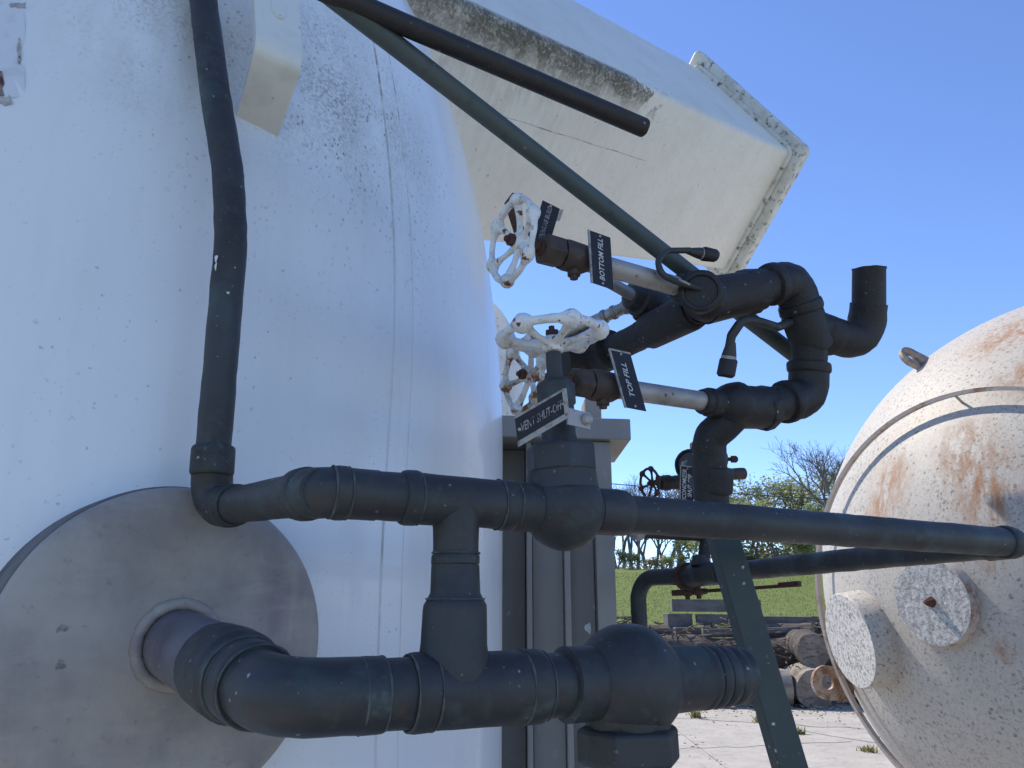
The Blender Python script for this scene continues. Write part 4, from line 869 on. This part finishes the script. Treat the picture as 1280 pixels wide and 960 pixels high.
log(G(690, 14.6, 0.40), G(850, 14.8, 0.42), 0.38, 'log partly hidden by the round check valve')
log(G(690, 15.3, 0.95), G(880, 15.3, 0.92), 0.27, 'log under the stacked grey timbers')
def timber(a, b, hw, hh, label):
    hw *= KG; hh *= KG
    d = (b - a); L = d.length / 2; d.normalize(); s_ = d.cross(Z).normalized()
    o = MB().box((a + b) / 2, d * L, s_ * hw, Z * hh).build('weathered_timber', M['timber'], None, smooth=False, bevel=0.01); tag(o, label, 'timber', 'grey timbers on the log pile')
timber(G(836, 15.4, 1.58), G(945, 15.3, 1.57), 0.10, 0.115, 'grey timber beam, topmost on the log pile')
timber(G(828, 15.3, 1.31), G(858, 15.4, 1.31), 0.12, 0.115, 'short grey timber block under the left end of top beam')
timber(G(866, 15.3, 1.32), G(925, 15.3, 1.31), 0.10, 0.10, 'grey timber beam lying under the top beam')
timber(G(838, 15.0, 1.10), G(960, 15.1, 1.09), 0.10, 0.085, 'dark sagging beam lying along the front of the timbers')
timber(G(935, 15.5, 1.30), G(1050, 15.6, 1.28), 0.10, 0.08, 'grey beam lying on the back log right of the brace')
timber(G(872, 14.4, 1.12), G(990, 14.6, 1.16), 0.05, 0.05, 'thin pole like beam lying across the dark logs')
timber(G(842, 15.9, 1.82), G(872, 15.9, 1.82), 0.05, 0.02, 'thin board behind the topmost grey timber')
# brush and broken sticks on the pile
mb = MB()
for i in range(1800):
    px = random.uniform(690, 1180); y = random.uniform(13.7, 15.6); z = random.uniform(0.55, 1.28) + 0.12 * math.sin(px * 0.05) - (0.25 if y < 14.2 else 0)
    p = G(px, y, z); a = random.uniform(0, 2*PI); L = random.uniform(0.1, 0.55); e = V((math.cos(a), math.sin(a), random.uniform(-0.25, 0.35))) * L
    mb.tube([p, p + e * 0.5 + V((0, 0, random.uniform(-.04, .04))), p + e], [0.026 * random.uniform(.4, 1.2), 0.018, 0.007], 4)
bo = mb.build('brushwood', M['bark'], None); tag(bo, 'tangle of broken sticks strewn over the log pile', 'brushwood', kind='stuff')
mb = MB()
for i in range(260):
    px = random.uniform(820, 1180); y = random.uniform(13.0, 13.9); p = G(px, y, random.uniform(0.01, 0.05)); a = random.uniform(0, 2*PI); e = V((math.cos(a), math.sin(a), 0)) * random.uniform(0.03, 0.12)
    mb.box(p, e, e.cross(Z).normalized() * random.uniform(0.01, 0.03), Z * random.uniform(0.004, 0.012))
for i in range(420):
    if i % 3: p = V((random.uniform(1.2, 7.5), 17.3 - abs(random.gauss(0, 0.9)), 0.008))
    else:
        jx = random.choice((-0.3, 2.85, 6.0)); p = V((jx + random.gauss(0, 0.12), random.uniform(9, 17), 0.008))
    r_ = random.uniform(0.006, 0.020); a = random.uniform(0, PI)
    e = V((math.cos(a), math.sin(a), 0)) * r_; mb.box(p, e, e.cross(Z) * random.uniform(.3, .9), Z * r_ * 0.4)
bo = mb.build('bark_chips', M['bark_pale'], None, smooth=False); tag(bo, 'bark chips and grit scattered over the concrete', 'bark chips', kind='stuff')
# dry stalks and weeds in the joints
M['straw'] = mk('dry_weed', (0.30, 0.25, 0.12), 0.9, 0, [dict(kind='noise', scale=20, lo=0.45, hi=0.65, col=(0.20, 0.22, 0.07))])
def weed(p, n, h, label, m):
    mb = MB()
    for i in range(n):
        a = random.uniform(0, 2*PI); l = h * random.uniform(0.4, 1); sp = random.uniform(0.2, 0.9)
        b0 = p + V((random.gauss(0, .05), random.gauss(0, .05), 0)); e = V((math.cos(a) * sp, math.sin(a) * sp, 1 - 0.5 * sp)).normalized() * l
        s_ = e.cross(Z).normalized() * random.uniform(0.006, 0.014)
        mb.add([b0 - s_, b0 + s_, b0 + e * 0.6 + s_ + Z * l * 0.05, b0 + e * 0.6 - s_ + Z * l * 0.05, b0 + e], [[0, 1, 2, 3], [3, 2, 4]])
    o = thing('weed', p, label, 'weed', 'weeds growing in the joints'); mb.build('leaves', m, o, smooth=False)
weed(at_z(870, 897, 0), 60, 0.28, 'dry weed tuft on concrete before the pale log', M['straw'])
weed(at_z(950, 903, 0), 70, 0.16, 'flat straw coloured weed tuft left beside the brace', M['straw'])
weed(at_z(1000, 918, 0), 50, 0.16, 'greenish weed tuft right beside the brace', mk('green_weed', (0.17, 0.19, 0.05), 0.9))
weed(at_z(1085, 940, 0), 60, 0.14, 'dry weed patch beside the rusty tank dome', M['straw'])
def stalk(px, y, h, label):
    p = G(px, y, 0); p.z = gz(p.x, p.y) - 0.05; h *= KG; mb = MB()
    for i in range(7):
        e = V((random.gauss(0, .12), random.gauss(0, .1), 1)).normalized() * h * random.uniform(.6, 1); mb.tube([p, p + e * .5, p + e], [.008, .006, .004], 4)
        for k in range(7): mb.ball(p + e * random.uniform(.45, 1) + V((random.gauss(0, .03), 0, 0)), 0.022, 5, 3)
    o = thing('dry_stalk', p, label, 'weed'); mb.build('stems', M['bark'], o)
stalk(986, 16.2, 1.6, 'thin dry weed stalk standing in the grass behind the pile')
# grass blades over the part of the field that shows
mb = MB(); random.seed(3)
vs = []; fs = []
for i in range(26000):
    y = 16 + 40 * random.random() ** 1.6; px = random.uniform(720, 1080); p = G(px, y, 0); y = p.y; p.z = gz(p.x, y) - 0.05 + 0.10 * mnoise.noise((p.x * 0.12, y * 0.12, 0))
    h = random.uniform(0.03, 0.075) * (1 + y * 0.008); wd = 0.006 + 0.0004 * y; a = random.uniform(0, PI); s_ = V((math.cos(a), math.sin(a), 0)) * wd; l = V((random.gauss(0, .4), random.gauss(0, .4), 1)) * h
    k = len(vs); vs += [p - s_, p + s_, p + l]; fs.append([k, k+1, k+2])
mb.add(vs, fs); gb = mb.build('grass_blades', mk('grass_blade', (0.21, 0.25, 0.085), 0.8, 0, [dict(kind='noise', scale=0.7, lo=0.4, hi=0.65, col=(0.19, 0.23, 0.075)), dict(kind='noise', scale=0.3, lo=0.55, hi=0.7, col=(0.16, 0.17, 0.06), amt=0.6)], spec=0.15), None, smooth=False)
tag(gb, 'short green grass of the sloping field', 'grass', kind='stuff')

# ------------------------------------------------------------------ trees beyond the field
M['twig'] = mk('grey_twig', (0.19, 0.165, 0.145), 0.9, 0, [dict(kind='noise', scale=1.2, lo=0.45, hi=0.65, col=(0.12, 0.10, 0.09))])
LEAF = {'lime': mk('spring_leaf', (0.42, 0.44, 0.20), 0.7, 0, [dict(kind='noise', scale=1.1, lo=0.4, hi=0.65, col=(0.33, 0.36, 0.15))]),
        'green': mk('green_leaf', (0.28, 0.32, 0.15), 0.7, 0, [dict(kind='noise', scale=1.1, lo=0.4, hi=0.65, col=(0.21, 0.25, 0.11))]),
        'bud': mk('bud', (0.19, 0.17, 0.11), 0.8), 'dark': mk('evergreen_leaf', (0.11, 0.14, 0.07), 0.8)}
def thin(m, f=0.5):
    t = m.node_tree; p = t.nodes['Principled BSDF']; src = p.inputs['Base Color'].links[0].from_socket
    tr = t.nodes.new('ShaderNodeBsdfTranslucent'); mx = t.nodes.new('ShaderNodeMixShader'); mx.inputs[0].default_value = f
    t.links.new(src, tr.inputs['Color']); t.links.new(p.outputs[0], mx.inputs[1]); t.links.new(tr.outputs[0], mx.inputs[2])
    t.links.new(mx.outputs[0], t.nodes['Material Output'].inputs['Surface'])
for k in LEAF.values(): thin(k)
thin(bpy.data.materials['grass_blade']); thin(M['straw'], 0.3)
def tree(px, y, h, label, leaf=None, nleaf=0, ls=0.12, spread=0.62, levels=5, seed=1, group='trees beyond the field', base=None, thick=0.012, low=0.25):
    h *= KG; ls *= KG; rnd = random.Random(seed); b = G(px, y, 0); b.z = gz(b.x, b.y) - 0.15
    o = thing('tree', b, label, 'tree', group); mb = MB(); tips = []
    def br(p, d, L, r, lv):
        n = 3; pts = [p]; q = p.copy(); dd = d.copy()
        for i in range(n):
            dd = (dd + V((rnd.gauss(0, .13), rnd.gauss(0, .13), rnd.gauss(0.03, .08)))).normalized(); q = q + dd * (L / n); pts.append(q.copy())
        mb.tube(pts, [r, r * .88, r * .76, r * .62], 6 if lv > 2 else 3, caps=False)
        if lv <= 2: tips.extend(pts[1:])
        if lv == 0: return
        k = 3 if lv > 1 else 4
        for i in range(k):
            u, v = perp(dd); a = 2 * PI * (i + rnd.random()) / k; an = spread * rnd.uniform(.55, 1.25)
            nd_ = (dd * math.cos(an) + (u * math.cos(a) + v * math.sin(a)) * math.sin(an) + Z * 0.10).normalized()
            st = pts[-1] if i < 2 else pts[2]
            br(st, nd_, L * rnd.uniform(.62, .86), r * .58, lv - 1)
    br(b.copy(), Z.copy(), h * low, h * thick, levels)
    sc = h / max(0.1, max(t.z for t in tips) - b.z)
    for i, q in enumerate(mb.v): mb.v[i] = b + (q - b) * sc
    tips = [b + (t - b) * sc for t in tips]
    mb.build('trunk', M['twig'], o, ang=80)
    if leaf and nleaf:
        vs = []; fs = []
        for i in range(nleaf):
            t = rnd.choice(tips) + V((rnd.gauss(0, ls * 2), rnd.gauss(0, ls * 2), rnd.gauss(0, ls * 2))); s_ = ls * rnd.uniform(.5, 1.3)
            a = V((rnd.gauss(0, 1), rnd.gauss(0, 1), rnd.gauss(0, 1))).normalized(); u, v = perp(a); k = len(vs)
            vs += [t - u * s_, t + v * s_ * .6, t + u * s_, t - v * s_ * .6]; fs.append([k, k+1, k+2, k+3])
        c = MB(); c.add(vs, fs); c.build('crown', LEAF[leaf], o, smooth=False)
    return o
bare = [(735, 'bare grey tree hidden mostly by the column'), (779, 'slim bare tree just right of the column'), (797, 'leafless tree with forked trunk between column and bent pipe'), (817, 'dense leafless tree below the maroon wheel'), (838, 'leafless tree left of the small riser pipe'), (856, 'thin leafless tree close to the riser pipe'), (905, 'leafless tree behind the slanted brace'), (769, 'leafless sapling touching the column edge in the view'), (788, 'twiggy leafless tree, second right of the column'), (807, 'twiggy leafless tree midway between column and riser pipe'), (828, 'low branched leafless tree above the bent pipe'), (847, 'twiggy leafless tree almost touching the riser pipe')]
for i, (px, lb) in enumerate(bare):
    tree(px, 70 + 4 * math.sin(i * 2.3), 7.6 + 1.0 * math.sin(i * 1.7), lb, 'bud', 260, 0.04, 0.52, 6 if i > 6 else 5, 20 + i, low=0.10 if i > 6 else 0.15, thick=0.009 if i > 6 else 0.012)
for i, (px, y, h, n, ls, lf, lb) in enumerate([
    (940, 72, 9.2, 900, .14, 'green', 'airy green tree right of the slanted brace'),
    (960, 76, 8.4, 1700, .16, 'lime', 'yellow green tree with pointed top above long pipe'),
    (981, 74, 9.4, 1300, .15, 'lime', 'round pale green tree, tallest of the leafy trees'),
    (1000, 72, 8.4, 1200, .15, 'lime', 'lime tree just left of the big bare tree'),
    (950, 66, 5.5, 1900, .15, 'green', 'dense green tree standing between brace and rusty tank'),
    (972, 64, 5.4, 1700, .13, 'lime', 'low leafy tree seen between the two pipes'),
    (995, 61, 3.2, 3600, .12, 'lime', 'bright green bush at the far edge of the grass'),
    (1022, 66, 5.6, 1300, .13, 'green', 'leafy tree close beside the rusty tank edge'),
    (925, 66, 5.0, 1300, .13, 'green', 'leafy tree showing at the right edge of the brace'),
    (862, 64, 3.0, 1300, .12, 'lime', 'pale green bush below the leafless trees'),
    (1075, 70, 9.0, 3000, .15, 'green', 'green tree hidden behind the rusty tank dome')]):
    tree(px, y, h, lb, lf, n, ls, 0.60, 5, 60 + i, low=0.17)
tree(1046, 58, 10.6, 'big bare budding tree rising behind the rusty tank edge', 'bud', 1500, 0.05, 0.60, 6, 97, low=0.2, thick=0.02)
for i, (px, h, lf, lb) in enumerate([(772, 2.2, 'dark', 'dark evergreen shrub at the foot of the column'), (790, 1.8, 'dark', 'low dark shrub right of the evergreen shrub'), (812, 1.3, 'bud', 'brown brush under the slim bare trees'), (832, 1.6, 'lime', 'light green shrub under the leafless trees'), (848, 2.0, 'green', 'green shrub left of the riser pipe'), (885, 1.8, 'lime', 'pale shrub left of the slanted brace'), (1010, 1.8, 'green', 'green shrub beneath the leafy trees by the tank'), (940, 1.6, 'dark', 'dark shrub beneath the leafy trees by the brace')]):
    tree(px, 61.5 + 0.5 * i, h * 0.7, lb, lf, 700, .07, 0.8, 4, 150 + i, 'shrubs at the foot of the trees', thick=0.03, low=0.15)
mb = MB(); rnd = random.Random(5); vs = []; fs = []
for i in range(26000):
    px = rnd.uniform(600, 1250) if i % 3 else rnd.uniform(905, 1120); y = rnd.uniform(64, 92); t = G(px, y, 0); t.z = gz(t.x, t.y) + abs(rnd.gauss(0, 0.7 if px < 905 else 2.6)) * (0.7 + 0.5 * mnoise.noise((px * 0.02, y * 0.1, 3))); s_ = rnd.uniform(.05, .2) if px < 905 else rnd.uniform(.1, .38)
    u, v = perp(V((rnd.gauss(0, 1), rnd.gauss(0, 1), rnd.gauss(0, 1)))); k = len(vs); vs += [t - u * s_, t + v * s_ * .5, t + u * s_, t - v * s_ * .5]; fs.append([k, k+1, k+2, k+3])
mb.add(vs, fs); tag(mb.build('undergrowth', mk('undergrowth_leaf', (0.28, 0.26, 0.17), 0.9, 0, [dict(kind='noise', scale=0.25, lo=0.4, hi=0.6, col=(0.23, 0.27, 0.12))]), None, smooth=False), 'brown and green undergrowth along the far field edge', 'undergrowth', kind='stuff')
# overhead wire
wa = at(430, 572, 48); wb = at(1420, 640, 52); mb = MB()
mb.tube([wa.lerp(wb, i / 30) - Z * 0.6 * math.sin(PI * i / 30) for i in range(31)], 0.03, 6)
tag(mb.build('overhead_wire', mk('wire_black', (0.05, 0.055, 0.055), 0.7), None), 'thin dark overhead wire crossing the sky above the trees', 'wire')

thin(bpy.data.materials['undergrowth_leaf'], 0.4)
